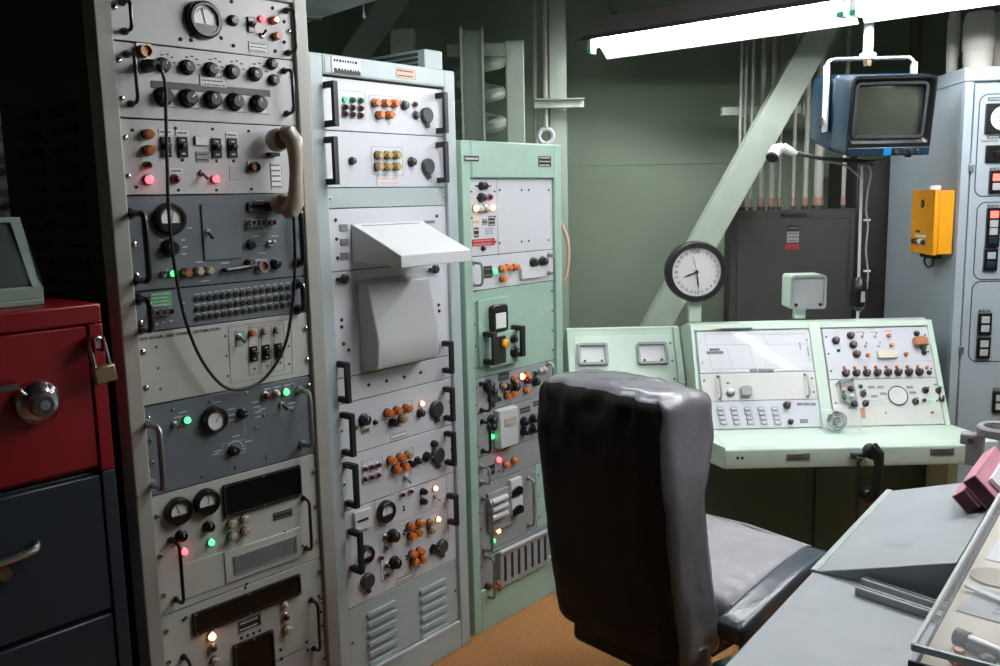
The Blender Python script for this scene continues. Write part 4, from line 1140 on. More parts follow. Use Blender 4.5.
# intercom module
P = [p.xz(*q, .01) for q in ((839, 380.5), (853, 380), (858, 406.5), (845, 402))]
b = MB().m('panel_grey').prism([P[0], P[1], P[2], P[3]], -.02, 0); mo_ = build('intercom_module', b, p.o, bevel=.002)
for x, y, m_, r_ in ((851.5, 388, 'black_gloss', .013), (845, 396, 'lens_green', .010), (855, 403, 'black_gloss', .013), (852.5, 395.5, 'label_white', .010), (844.5, 389.5, 'label_pink', .009)):
    xx, zz = p.xz(x, y, .03); link('knob', me_knob(r_, m_, .014, False), p.o, (xx, -.02, zz))
xa, za = p.xz(839, 381, .03); xc, zc_ = p.xz(853, 379.5, .03)
build('wire_handle', MB().m('steel').tube([(xa, -.0, za-.005), (xa, -.035, za), (xc, -.035, zc_+.004), (xc, 0, zc_)], .004, 8), p.o)
P = [p.xz(*q) for q in ((860, 408), (864, 408), (868, 418), (860, 418))]
build('cord_slot', MB().m('copper').box(P[0][0], P[1][0], -.002, 0, P[3][1], P[0][1]), p.o)
p.edge_screws(1, .004, 'black_matt'); p.finish()
# pencil on the ledge
a_, b_ = FM @ Vector((fK.at(712, 327.6)[0], -.012, LK-.006)), FM @ Vector((fK.at(751, 327.2)[0], -.012, LK-.006))
pc = thing('pencil', 'dark green pencil lying along the top of the white chart', 'pencil', a_)
dv = b_-a_
build('shaft', MB().m('console_dark').cyl(dv*.2, dv, .004, n=6), pc); build('tip', MB().m('fuse_orange').cyl(dv*.2, dv*.06, .004, .0015, 6), pc); build('lead', MB().m('ink').cyl(dv*.06, (0, 0, 0), .0015, .0003, 6), pc)
# clear plastic key box on the shelf
px_, py_ = 836, 431
c_ = on_h(836, 432, .708)
t = thing('clear_key_cover', 'clear plastic box with a ringed metal lock standing on the console shelf', 'plastic box', (c_.x, c_.y, .709))
wv = .14
b = MB().m('acrylic')
for (x0_, x1_, y0_, y1_) in ((-.05, -.047, -.03, .05), (.087, .09, -.03, .05), (-.047, .087, -.03, -.027), (-.047, .087, .047, .05)): b.box(x0_, x1_, y0_, y1_, 0, .075)
b.box(-.05, .09, -.03, .05, .075, .078); build('cover', b, t)
b = MB().m('chrome').tube([(.034*math.cos(R(a)), -.004, .042+.034*math.sin(R(a))) for a in range(0, 360, 15)], .006, 8, True).tube([(.024*math.cos(R(a)), -.012, .042+.024*math.sin(R(a))) for a in range(0, 360, 15)], .004, 8, True)
b.lathe([(.012, -.016), (.016, -.008), (.03, .01), (.03, .02)], 18, c=(0, 0, .042)); build('lock_ring', b, t)
build('lock_body', MB().m('steel').box(-.02, .02, .02, .04, .002, .06), t, bevel=.003)
# black handset hanging on the shelf front
c_ = on_y(872, 470, 3.10)
t = thing('telephone_handset', 'black telephone handset hanging from the front edge of the console shelf', 'telephone', c_)
def l3(px, py, y=3.10): return on_y(px, py, y)-c_
b = MB().m('black_gloss').tube([l3(869, 450), l3(874, 449, 3.08), l3(878, 454, 3.07), l3(879, 466, 3.065), l3(878, 482, 3.065), l3(875, 496, 3.07), l3(868, 501, 3.09)], [.018, .024, .022, .016, .015, .02, .018], 12); build('grip', b, t)
e = l3(872, 452, 3.1); build('earpiece', MB().m('black_gloss').lathe([(.018, .03), (.028, .02), (.028, 0), (.02, -.02)], 18, 'y', e), t)
e = l3(868, 494, 3.1); build('mouthpiece', MB().m('black_gloss').lathe([(.016, .03), (.026, .02), (.026, 0), (.018, -.02)], 18, 'y', e), t)
c_ = on_y(857, 457, 3.135)
t = thing('handset_hook', 'black hook with a chain hanging beside the black handset', 'hook', c_)
build('hook', MB().m('black_matt').box(-.016, .03, 0, .024, -.008, .01).tube([(.0, .0, 0), (-.0, -.03, -.004), (0, -.045, .01)], .006), t, bevel=.002)
cp = catmull([on_y(858, 461, 3.13)-c_, on_y(859, 475, 3.12)-c_, on_y(857, 490, 3.12)-c_, on_y(857, 515, 3.13)-c_, on_y(855, 540, 3.14)-c_], 6)
build('cord', MB().m('cord_black').tube(cp, [.008 if i % 2 else .0055 for i in range(len(cp))], 8), t)
build('bolt', MB().m('chrome').lathe([(.007, -.006), (.007, .002)], 10, c=(.028, 0, .006)), t)

# left console unit with two square windows
SX0, SX1 = X(566.5, 334, 3.78), X(679, 329, 3.78)
sy1, sz1, sy0, sz0 = 3.78, H(620, 332, 3.78), 3.64, H(620, 332, 3.78)-.2
t = thing('side_console', 'pale mint console unit with two square windows, behind the black chair', 'console', ((SX0+SX1)/2, 3.9, 0))
ba = math.atan2(sy1-sy0, sz1-sz0)
SM = Matrix.Translation((0, sy0, sz0)) @ Matrix.Rotation(-ba, 4, 'X'); fQ = Face(SM)
SLn = math.hypot(sy1-sy0, sz1-sz0)
sb = MB().m('console_green').prism([(sy0+.008, sz0), (sy1+.008, sz1), (sy1+.012, sz1+.016), (sy1+.04, sz1+.016), (4.08, sz1-.12), (4.08, .0), (sy0+.2, 0), (sy0+.2, sz0-.14), (sy0+.008, sz0-.14)], SX0, SX1, 'x')
build('housing', sb, t, (-(SX0+SX1)/2, -3.9, 0), bevel=.004)
for xa, xc in ((SX0, SX0+.028), (SX1-.028, SX1)):
    build('frame_strip', MB().m('console_green').prism([(sy0-.01, sz0), (sy1-.01, sz1), (sy1-.006, sz1+.016), (sy1+.01, sz1+.016), (sy0+.008, sz0)], xa, xc, 'x'), t, (-(SX0+SX1)/2, -3.9, 0), bevel=.002)
p = Panel(t, fQ, -.02, SLn-.016, 0, 'console_green', name='window_panel', x0=SX0+.03, x1=SX1-.03, frame=Matrix.Translation((-(SX0+SX1)/2, -3.9, 0)) @ SM)
for px, py in ((593, 354.5), (652.5, 353.5)):
    x, z = p.xz(px, py, .006)
    b = MB().m('panel_grey').rring(.128, .1, .012, -.016, 0, .011, 4).m('label_white').prism(rrect(.108, .08, .005), -.004, 0)
    b.m('charcoal').lathe([(.006, -.008), (.006, -.003)], 10, c=(-.036, 0, -.03)).lathe([(.006, -.008), (.006, -.003)], 10, c=(.036, 0, -.03)); build('window', b, p.o, (x, 0, z))
p.edge_screws(3, .0045, 'paint_grey'); p.finish()
# clock on a post
YK = 3.66
c_ = on_y(695.5, 271.5, YK)
t = thing('wall_clock', 'round black-rimmed 24-hour clock on a mint post above the console', 'clock', (c_.x, YK, 1.1))
zc_ = c_.z-1.1
rC = .124
build('post', MB().m('console_green').box(-.026, .026, .0, .03, 0, zc_-.06), t, bevel=.003)
b = MB().m('black_matt').lathe([(rC*.96, .05), (rC*1.0, .03), (rC*1.0, -.02), (rC*.95, -.035), (rC*.82, -.035), (rC*.8, -.022)], 48, c=(0, 0, zc_), caps=False).lathe([(rC*.96, .05), (.01, .05)], 48, c=(0, 0, zc_))
build('rim', b, t)
d_o = build('dial', MB().m('dial_white').lathe([(rC*.81, -.02), (.001, -.0205)], 48, c=(0, 0, zc_)), t)
for k in range(24):
    a = R(90-15*k); rr = rC*(.68 if k else .66)
    o = link('numeral', text_mesh('numeral', '00' if k == 0 else str(k), .026 if k == 0 else (.021 if k == 12 else .0155), 'ink', .0002), d_o, (rr*math.cos(a), -.0212, zc_+rr*math.sin(a)), FACE_UP)
def hand(nm, a, L, wd, y):
    a = R(90-a); dx, dz = math.cos(a), math.sin(a)
    P = [(-dz*wd*.5, dx*wd*.5), (dx*L*.62-dz*wd, dz*L*.62+dx*wd), (dx*L, dz*L), (dx*L*.62+dz*wd, dz*L*.62-dx*wd), (dz*wd*.5, -dx*wd*.5)]
    build(nm, MB().m('ink').prism(P, -.001, .001), t, (0, y, zc_))
hand('hour_hand', 248, rC*.48, .0035, -.024); hand('minute_hand', 174, rC*.6, .0035, -.026); hand('second_hand', 345, rC*.58, .0012, -.028)
build('hub', MB().m('ink').lathe([(.007, -.03), (.007, -.021)], 14, c=(0, 0, zc_)), t)
# small square box on a post
c_ = on_y(808, 292, YK)
t = thing('speaker_box', 'small square mint box with pale grey face on a post behind the console', 'box', (c_.x, YK, 1.1))
zc_ = c_.z-1.1
build('post', MB().m('console_green').box(-.045, .0, .02, .05, 0, zc_-.05), t, bevel=.003)
build('case', MB().m('console_green').prism(rrect(.145, .14, .014), .0, .11), t, (0, 0, zc_))
build('face_rim', MB().m('panel_grey').rring(.145, .14, .014, -.012, 0, .010, 4), t, (0, 0, zc_))
build('face_plate', MB().m('key_grey').prism(rrect(.128, .123, .008), -.004, 0), t, (0, 0, zc_))
for sx in (-1, 1): build('screw', MB().m('ink').lathe([(.007, -.010), (.007, -.003)], 10, c=(sx*.05, 0, zc_-.052)), t)
# microphone on its stand
YM = 3.70
a_ = on_y(857.5, 318, YM)
t = thing('microphone_stand', 'grey microphone on a long boom arm above the console, beside the television', 'microphone', (a_.x, YM, 1.10))
def l4(px, py, y=YM): return on_y(px, py, y)-Vector((a_.x, YM, 1.10))
build('pole', MB().m('panel_white').cyl((0, 0, -.011), l4(862, 166), .006, n=10), t)
build('boom', MB().m('charcoal').tube([l4(874, 163), l4(866, 162), l4(822, 158.5), l4(796, 154)], [.012, .010, .008, .006], 10), t)
build('swivel', MB().m('white_paint').tube([l4(796, 154.5), l4(789, 150.5), l4(783, 147.5)], [.012, .018, .02], 12), t)
hd = [l4(783, 147.5), l4(776, 150), l4(772, 157, YM-.03)]
build('microphone_head', MB().m('white_paint').tube(hd, [.02, .025, .024], 14).m('black_matt').tube([hd[2], hd[2]+(hd[2]-hd[1]).normalized()*.008], [.026, .022], 14), t)
cb = catmull([l4(794, 151), l4(810, 155), l4(826, 161), l4(846, 166), l4(857, 175), l4(860, 178)], 5)
build('cable', MB().m('panel_grey').tube(cb, .004, 6), t)
cb = catmull([l4(868, 166), l4(871, 174), l4(868, 190), l4(866, 210), l4(868, 225), l4(866, 250), l4(868, 275), l4(865, 296), l4(860, 312)], 6)
build('drop_cable', MB().m('panel_grey').tube(cb, .004, 6), t)
for py in (220, 271): build('cable_tie', MB().m('white_paint').box(-.014, .014, -.003, .003, -.004, .004), t, l4(867, py))
build('counterweight', MB().m('black_gloss').lathe([(.012, -.07), (.030, -.05), (.034, 0), (.030, .05), (.014, .07)], 16, 'z', l4(858.5, 294)), t)
build('badge', MB().m('panel_grey').box(-.008, .008, -.037, -.033, -.022, .022), t, l4(859.5, 296))

# ================================================================== BLUE-GREY CABINET AT THE RIGHT
CY = R(-5)
CBX, CBY = 1.842, 3.6
ctop = H(966, 67, 3.6)
t = thing('switchgear_cabinet', 'blue-grey cabinet at the right edge with meters and lit push buttons', 'cabinet', (CBX, CBY, 0), (0, 0, CY))
build('body', MB().m('cab_blue').box(0, .75, .02, .82, 0, ctop-.055), t, bevel=.004)
build('top_cap', MB().m('cab_blue').box(-.006, .756, -.006, .83, ctop-.055, ctop), t, bevel=.006)
fG = Face(Matrix.Translation((CBX, CBY, 0)) @ Matrix.Rotation(CY, 4, 'Z'))
build('front_stile', MB().m('cab_blue').box(0, fG.at(974.5, 80)[0], 0, .02, 0, ctop-.056), t, bevel=.002)
gx = fG.at(974.5, 80)[0]+.006
p = Panel(t, fG, .04, ctop-.066, 0, 'cab_blue', name='front_door', x0=gx, x1=.75, t=.02, bevel=.003)
for (l_, t_, b_2) in ((982, 93, 195), (978, 203, 275)):
    pass
def groove(pxl, pyt, pyb):
    x0_, z1_ = p.xz(pxl, pyt); _, z0_ = p.xz(pxl, pyb)
    w_ = .42; h_ = z1_-z0_
    build('groove', MB().m('charcoal').rring(w_, h_, .035, -.0012, 0, .004, 6), p.o, (x0_+w_/2, 0, z0_+h_/2))
groove(979.5, 94, 197); groove(977, 202, 280); groove(972, 281, 362)
x, z = p.xz(996, 118)
build('meter', MB().m('black_gloss').box(-.042, .075, -.014, 0, -.06, .055).m('dial_white').lathe([(.046, -.016), (.046, -.014)], 28, c=(.02, 0, -.002)).m('ink').lathe([(.018, -.0165), (.015, -.0165)], 20, c=(.02, 0, -.002), caps=False).tube([(.02, -.018, -.002), (.0, -.018, .03)], .0015, 4), p.o, (x, 0, z), bevel=.004)
p.plate(995, 99, .05, .012, 'ink', 'label_white', 1, frame=False); p.plate(994, 137, .05, .012, 'ink', 'label_white', 1, frame=False); p.plate(990, 141, .07, .010, 'panel_grey', 'ink', 1, frame=False)
x, z = p.xz(996, 154); build('rotary_switch', MB().m('black_gloss').box(-.042, .06, -.012, 0, -.034, .034).box(-.014, .06, -.03, -.012, -.010, .010), p.o, (x, 0, z), bevel=.003)
def pbutton(px, py, top, n=2):
    x, z = p.xz(px, py, .008)
    b = MB().m('black_gloss').box(-.026, .026, -.014, 0, -.044, .044)
    b.m(top).box(-.016, .016, -.018, -.014, .004, .032); b.m('tv_blue' if top == 'cab_blue' else 'key_grey').box(-.016, .016, -.018, -.014, -.032, -.004)
    o = build('push_button', b, p.o, (x, 0, z), bevel=.002)
    p.plate(px, py-13, .045, .010, 'ink', 'label_white', 1, frame=False)
    return o
for px, py, m_ in ((996, 182, 'lit_red_soft'), (993.5, 219, 'lit_red_soft'), (992.5, 236, 'cab_blue'), (990.5, 260, 'cab_blue'), (984.6, 324, 'key_grey'), (983.3, 348, 'key_grey'), (999, 402, 'key_grey')):
    if m_ == 'lit_red_soft': mat('lit_red_soft', (255, 96, 84), .3, emit=1.6)
    o = pbutton(px, py, m_)
    if m_ == 'lit_red_soft': o['label'] = 'push button with lit red lens'
p.line([(975, 313), (992, 313), (991, 361), (974, 361)], .001, 'paint_grey')
p.finish()
for py in (168, 350): build('hinge', MB().m('steel').box(-.008, .012, -.012, 0, -.016, .016), t, (gx-.004, 0, fG.at(964, py)[1]), bevel=.003)
# yellow box on its side
q = on_y(935, 222, 3.68)
zc_ = q.z
t = thing('call_box', 'yellow wall box with coloured push buttons on the side of the blue-grey cabinet', 'box', (CBX+.012, 3.745, zc_-.13), (0, 0, CY))
hb = .258
bx0 = -.085
build('body', MB().m('yellow_box').box(bx0+.02, -.006, -.12, .12, 0, hb), t, bevel=.004)
build('lid', MB().m('yellow_box').box(bx0, bx0+.018, -.125, .125, -.003, hb+.003), t, bevel=.003)
b = MB().m('ink').lathe([(.017, bx0-.003), (.017, bx0)], 20, 'x', (0, .0, hb*.79)).m('brass').lathe([(.010, bx0-.005), (.010, bx0)], 16, 'x', (0, 0, hb*.79)); build('lock', b, t)
for k, m_ in enumerate(('black_gloss', 'lens_red', 'label_white', 'tv_blue')):
    build('button', MB().m(m_).lathe([(.009, bx0-.012), (.011, bx0-.006), (.011, bx0)], 14, 'x', (0, .075-.036*k, hb*.18)), t)
build('button_label', MB().m('label_white').box(bx0-.001, bx0, -.05, .07, hb*.25, hb*.30), t)
build('indicator', MB().m('lens_red').lathe([(.005, bx0-.006), (.005, bx0)], 10, 'x', (0, .02, hb*.345)).lathe([(.005, bx0-.006), (.005, bx0)], 10, 'x', (0, .045, hb*.345)), t)
build('cap', MB().m('white_paint').lathe([(.022, hb+.0), (.022, hb+.016), (.018, hb+.02)], 14, 'z', (-.05, -.03, 0)), t)
build('gland', MB().m('charcoal').box(-.06, -.02, -.06, .08, -.022, -.002), t, bevel=.003)
build('cable', MB().m('charcoal').tube(catmull([(-.04, -.02, -.02), (-.045, -.03, -.05), (-.05, .01, -.06), (-.05, .05, -.04), (-.04, .06, -.02)], 5), .005, 8), t)

# lagged pipes entering the cabinet top
for lab, px, py0, r_, yy in (('thick white lagged pipe at the top right corner above the blue-grey cabinet', 979, 62, .058, 3.86), ('thinner white pipe left of the thick lagged pipe', 953, 70, .024, 4.05), ('white pipe half hidden behind the thick lagged pipe', 998, 60, .035, 4.05)):
    xx = X(px, py0-25, yy)
    t = thing('lagged_pipe', lab, 'pipe', (xx, yy, ctop+.001))
    zq = H(px, 18, yy)-ctop
    build('pipe', MB().m('lamp_housing').cyl((0, 0, .01), (0, 0, RH-ctop), r_*.82, n=16), t)
    build('lagging', MB().m('pipe_white').lathe([(r_*.95, .02), (r_*.95, .05), (r_, .055), (r_, .1), (r_*1.08, .1), (r_*1.08, zq-.02), (r_*.9, zq+.02)], 20, 'z'), t)
    build('collar', MB().m('conduit_salmon').lathe([(r_*1.05, 0), (r_*1.05, .022)], 20, 'z'), t)
xx = X(915, 60, 4.95)
t = thing('lagged_pipe', 'brown-grey dim pipe behind the television bracket', 'pipe', (xx, 4.95, 0))
build('pipe', MB().m('lamp_housing').cyl((0, 0, 0), (0, 0, RH), .03, n=16), t)
build('coupling', MB().m('lamp_housing').lathe([(.036, 1.2), (.036, 1.26)], 16, 'z'), t)

# ================================================================== TELEVISION
YT = 3.32
q = on_y(891, 116, YT)
TILT = R(9)
t = thing('television', 'dark blue television monitor hanging from the ceiling in a white yoke', 'television', (q.x, YT, q.z), (TILT, 0, 0))
w_, h_, dp = .305, .285, .42
def sect(w, h, r, y, zc=0): return [(a, y, zc+b_) for a, b_ in rrect(w, h, r, 4)]
def loft(mb, rings, cap=True):
    n = len(rings[0]); b0 = len(mb.v)
    vs = [v for r_ in rings for v in r_]; fs = []
    for i in range(len(rings)-1):
        for k in range(n): fs.append((i*n+k, i*n+(k+1) % n, (i+1)*n+(k+1) % n, (i+1)*n+k))
    if cap: fs.append(tuple(range((len(rings)-1)*n, len(rings)*n)))
    return mb._add(vs, fs)
b = MB().m('tv_blue'); loft(b, [sect(w_, h_, .02, 0), sect(w_, h_, .02, .15), sect(w_-.006, h_-.006, .02, .155), sect(w_-.006, h_-.006, .02, .165), sect(w_, h_, .02, .17), sect(w_*.96, h_*.94, .03, dp), sect(w_*.9, h_*.88, .03, dp+.015)]); build('cabinet', b, t)
b = MB().m('tv_black'); loft(b, [sect(w_-.004, h_-.004, .018, 0), sect(w_-.004, h_-.004, .018, -.008), sect(w_-.016, h_-.016-.04, .016, -.008, .018), sect(w_-.05, h_-.05-.045, .02, .03, .02)], False); build('bezel', b, t)
# curved glass
sw, sh = .25, .185
vs = []; fs = []; ns = 12
b = MB().m('tv_screen')
for i in range(ns+1):
    for j in range(ns+1):
        u, v = i/ns*2-1, j/ns*2-1; vs.append((u*sw/2, .022+.018*(u*u+v*v)*.5, .02+v*sh/2))
for i in range(ns):
    for j in range(ns): fs.append((i*(ns+1)+j, (i+1)*(ns+1)+j, (i+1)*(ns+1)+j+1, i*(ns+1)+j+1))
b._add(vs, fs); build('screen', b, t)
build('screen_trim', MB().m('charcoal').rring(sw+.016, sh+.016, .022, .01, .026, .010, 4, (0, .02)), t)
build('control_strip', MB().m('tv_blue').box(-w_/2+.004, w_/2-.004, -.014, -.004, -h_/2+.002, -h_/2+.032), t, bevel=.003)
mat('sticker_blue', (20, 110, 175), .4)
build('sticker', MB().m('sticker_blue').box(-.02, .008, -.016, -.014, -h_/2+.003, -h_/2+.031), t)
for k in range(4): build('control_knob', MB().m('charcoal').lathe([(.007, -.024), (.008, -.014)], 10, c=(.03+k*.025, 0, -h_/2+.017)), t)
for sx in (-1, 1): build('foot', MB().m('black_matt').lathe([(.012, -h_/2-.012), (.014, -h_/2)], 12, 'z', (sx*.1, .05, 0)), t)
# yoke and ceiling pipe hang it (separate bracket)
YY = YT+.2
pl = Vector((q.x-w_/2-.016, YY, q.z+.0)); prx = q.x+w_/2+.016; yt = H(870, 58, YY)
t = thing('television_bracket', 'white U-shaped yoke and ceiling pipe holding the blue television', 'bracket', (q.x, YY, RH))
def lz(z): return z-RH
wb = .05
for sx in (-1, 1):
    xx = sx*(w_/2+.014)
    build('yoke_arm', MB().m('white_paint').box(xx-.004, xx+.004, -wb/2, wb/2, lz(q.z-.04), lz(yt-.02)), t, bevel=.003)
    build('corner', MB().m('white_paint').tube([(xx, 0, lz(yt-.025)), (xx-sx*.006, 0, lz(yt-.010)), (xx-sx*.022, 0, lz(yt-.002))], .006, 8), t)
    kb = MB().m('chrome').lathe([(.010, xx+sx*.004), (.010, xx+sx*.014), (.024, xx+sx*.014), (.024, xx+sx*.024)], 5, 'x', (0, 0, lz(q.z-.0))); build('clamp_knob', kb, t)
build('yoke_bar', MB().m('white_paint').box(-w_/2+.008, w_/2-.008, -wb/2, wb/2, lz(yt-.006), lz(yt+.002)), t, bevel=.003)
xp = on_y(868.5, 40, YY).x-q.x
build('pipe', MB().m('white_paint').cyl((xp, 0, lz(yt+.02)), (xp, 0, 0), .018, n=16), t)
build('flange', MB().m('white_paint').lathe([(.03, lz(yt+.002)), (.03, lz(yt+.016)), (.02, lz(yt+.022))], 18, 'z', (xp, 0, 0)), t)
build('nut', MB().m('brass').lathe([(.014, lz(yt-.03)), (.018, lz(yt-.006))], 6, 'z', (xp, 0, 0)), t)

# ================================================================== RED AND BLUE SAFE
SA = R(90-42)
cs = on_y(100.5, 303, 1.93)
sh = cs.z
t = thing('security_cabinet', 'security filing cabinet with red top drawer over dark blue drawers, combination dial', 'safe', (cs.x, cs.y, 0), (0, 0, SA))
fF = Face(Matrix.Translation((cs.x, cs.y, 0)) @ Matrix.Rotation(SA, 4, 'Z'))
zr_, zb_ = fF.at(118, 467)[1], fF.at(126, 606)[1]
SW = .47
b = MB().m('safe_red').box(-SW, 0, .02, .7, zr_, sh); build('red_body', b, t, bevel=.006)
build('blue_body', MB().m('safe_blue').box(-SW, 0, .02, .7, 0, zr_-.002), t, bevel=.004)
build('top_lip', MB().m('safe_red').box(-SW, 0, 0, .02, sh-.042, sh), t, bevel=.004)
build('side_rail', MB().m('safe_red').box(-.03, 0, 0, .02, zr_, sh-.044), t, bevel=.002)
build('side_rail', MB().m('safe_blue').box(-.03, 0, 0, .02, 0, zr_-.002), t, bevel=.002)
p = Panel(t, fF, zr_+.012, sh-.046, 0, 'safe_red', name='red_drawer', x0=-SW+.03, x1=-.033, y=.003, t=.017, bevel=.003)
x, z = p.xz(42, 404, .03)
b = MB().m('chrome').lathe([(.047, 0), (.047, -.012), (.044, -.020), (.028, -.032), (.026, -.045), (.018, -.047)], 36); build('combination_dial', b, p.o, (x, 0, z))
build('dial_centre', MB().m('charcoal').lathe([(.018, -.048), (.018, -.046)], 24).m('steel').lathe([(.010, -.0485), (.010, -.048)], 16), p.o, (x, 0, z))
x, z = p.xz(2, 388.5, .03); x2, _ = p.xz(17, 387, .03)
build('handle', MB().m('chrome').tube([(x2, 0, z), (x2, -.03, z), (x2-.12, -.03, z), (x2-.12, 0, z)], .008, 10), p.o)
x, z = p.xz(93, 342, .01)
b = MB().m('safe_red').box(-.012, -.006, -.04, 0, -.02, .012).box(.008, .014, -.04, 0, -.02, .012); build('hasp', b, p.o, (x, 0, z), bevel=.002)
build('staple', MB().m('steel').lathe([(.009, -.035), (.009, -.02)], 10, c=(.001, 0, -.004)), p.o, (x, 0, z)); p.finish()
zb2 = max(zb_-.3, .36)
hd = None
for z1_, z0_ in ((zr_-.008, zb_+.006), (zb_-.006, zb_-.3), (zb_-.312, .03)):
    p = Panel(t, fF, z0_, z1_, 0, 'safe_blue', name='blue_drawer', x0=-SW+.03, x1=-.033, y=.003, t=.017, bevel=.003)
    zc_ = .5*(z0_+z1_)-p.cz
    hx, hz = p.xz(39, 545, .02) if hd is None else hd
    hd = (hx, hz)
    b = MB().m('chrome').tube(catmull([(hx, 0, hz), (hx-.012, -.028, hz-.004), (hx-.08, -.036, hz-.008), (hx-.15, -.028, hz-.004), (hx-.162, 0, hz)], 5), .009, 10); build('handle', b, p.o)
    if z1_ > .9: build('lock', MB().m('brass').lathe([(.014, -.006), (.014, 0)], 16), p.o, (p.xz(4, 574)[0], 0, p.xz(4, 574)[1]))
    p.finish()
# padlock hanging on the hasp
off_ = .03
def sp(px, py, o_=.03): 
    x, z = fF.at(px, py, o_); return Vector((x, -o_, z))
c_ = sp(104, 374)
pd = thing('padlock', 'brass padlock with long steel shackle hanging on the red drawer', 'padlock', fF.M @ c_, (0, R(-8), SA))
bw, bh = .048, .038
build('body', MB().m('brass').box(-bw/2, bw/2, -.011, .011, -bh/2, bh/2), pd, bevel=.004)
hs = .062
build('shackle', MB().m('chrome').tube([(-.016, 0, bh/2-.002), (-.016, 0, bh/2+hs-.016)]+[(-.016*math.cos(R(a)), 0, bh/2+hs-.016+.016*math.sin(R(a))) for a in range(15, 180, 15)]+[(.016, 0, bh/2+hs-.016), (.016, 0, bh/2-.002)], .0045, 8), pd)
# display case standing on the safe
q = fF.I @ on_h(45, 304.5, sh)
t = thing('display_case', 'pale green sloping glass display case standing on the red safe', 'display case', fF.M @ Vector((q.x, q.y, sh+.001)), (0, 0, SA))
CW, CDp, chh, cf = .30, .15, .175, .04
b = MB().m('case_green').box(-CW, 0, 0, CDp, 0, .012); b.box(-CW, 0, CDp-.01, CDp, .012, chh); b.box(-CW, 0, 0, .012, .012, cf)
for xa in (-CW, -.012): b.prism([(0.012, .012), (.012, cf), (CDp-.06, chh), (CDp-.01, chh), (CDp-.01, .012)], xa, xa+.012, 'x')
build('shell', b, t, bevel=.002)
sl_ = [(.012, cf), (CDp-.06, chh)]
for xa in (-CW, -.022): build('frame_bar', MB().m('case_green').prism([(.0, cf), (.0+.012, cf+.014), (CDp-.06, chh+.008), (CDp-.05, chh-.006)], xa, xa+.022, 'x'), t, bevel=.002)
build('top_bar', MB().m('case_green').box(-CW, 0, CDp-.065, CDp, chh, chh+.012), t, bevel=.003)
build('glass', MB().m('glass_dark').prism([(.006, cf+.004), (CDp-.058, chh), (CDp-.056, chh-.003), (.008, cf)], -CW+.022, -.022, 'x'), t)
build('backing', MB().m('case_back').prism([(.03, .013), (CDp-.02, chh-.05), (CDp-.014, chh-.05), (CDp-.014, .013)], -CW+.014, -.014, 'x'), t)
for xa, m_ in ((-.075, 'charcoal'), (-.13, 'yellow_box'), (-.18, 'copper')):
    ky = thing('key_tool', {'charcoal': 'dark metal key lying in the display case', 'yellow_box': 'yellow tag lying in the display case', 'copper': 'copper fitting lying in the display case'}[m_], 'exhibit', t.matrix_world @ Vector((0, 0, 0)), (0, 0, SA))
    ky.location = fF.M @ Vector((q.x+xa, q.y+.055, sh+.07)); ky.rotation_euler = (R(-38), R(-15), SA)
    build('shaft', MB().m(m_).box(-.006, .006, -.006, 0, -.04, .03), ky, bevel=.002); build('head', MB().m(m_).lathe([(.016, -.008), (.016, 0)], 14, c=(0, 0, .04)), ky)

# ================================================================== CHAIR
def rounded(size, rad, n, fn=None, m='vinyl_black', side=None):
    sx, sy, sz = [v/2 for v in size]; mb = MB()
    idx = {}
    def vert(p):
        key = tuple(round(v, 5) for v in p)
        if key not in idx:
            q = Vector([max(-s+rad, min(s-rad, v*s)) for v, s in zip(p, (sx, sy, sz))])
            raw = Vector([v*s for v, s in zip(p, (sx, sy, sz))])
            d = raw-q
            o = q+(d.normalized()*rad if d.length > 1e-6 else d)
            idx[key] = len(mb.v); mb.v.append(tuple(fn(o) if fn else o))
        return idx[key]
    def warp(u): return math.copysign(abs(u)**.7, u)
    for ax in range(3):
        for sg in (-1, 1):
            for i in range(n):
                for j in range(n):
                    c = []
                    for di, dj in ((0, 0), (1, 0), (1, 1), (0, 1)):
                        u, v = warp((i+di)/n*2-1), warp((j+dj)/n*2-1)
                        p = [0, 0, 0]; p[ax] = sg; p[(ax+1) % 3] = u; p[(ax+2) % 3] = v; c.append(vert(p))
                    mm = side.get((ax, sg), m) if side else m
                    mb.m(mm); mb.f.append(c); mb.mi.append(mb.c)
    return mb
CA = 48
ch_d = Vector((math.sin(R(CA)), math.cos(R(CA)), 0)); ch_r = Vector((math.cos(R(CA)), -math.sin(R(CA)), 0))
cc = Vector((.594, 2.646, 0))
t = thing('crew_chair', 'black and grey vinyl swivel armchair with a tall back, seen from behind', 'chair', cc, (0, 0, R(-CA)))
def wr(p, s=9., a=.006): return a*(noise.noise(Vector(p)*s)+.5*noise.noise(Vector(p)*s*2.3))
BH, BW, BT = .785, .465, .205
def fback(o):
    z = o.z+BH/2
    k = (z/BH)
    y = o.y - .10*k + .03*math.sin(k*3.1)*(-.6)
    if o.y > 0: y += .05*math.exp(-((k-.86)/.16)**2)
    x = o.x*(1.05-.06*k)
    w1 = wr((x, y, z), 7, .007)
    band = math.exp(-((k-.97)/.1)**2)+.5*math.exp(-((k-.2)/.15)**2)*(1 if o.x > .15 else 0)+.35*(1 if o.x > .17 else 0)
    rid = 1-abs(noise.noise(Vector((x*14+y*6, y*9, z*5))))*2
    w1 += .011*band*rid
    top = max(0, (k-.9)/.1)
    z2 = z - top*.012*(o.x/BW*2)**2 + wr((x*2, y*2, z), 6, .004)
    return Vector((x*(1+w1), y+w1*1.6, z2))
b = rounded((BW, BT, BH), .055, 40, fback, 'vinyl_side', {(1, -1): 'vinyl_black'})
build('backrest', b, t, (0, -.285, .345), smooth=60)
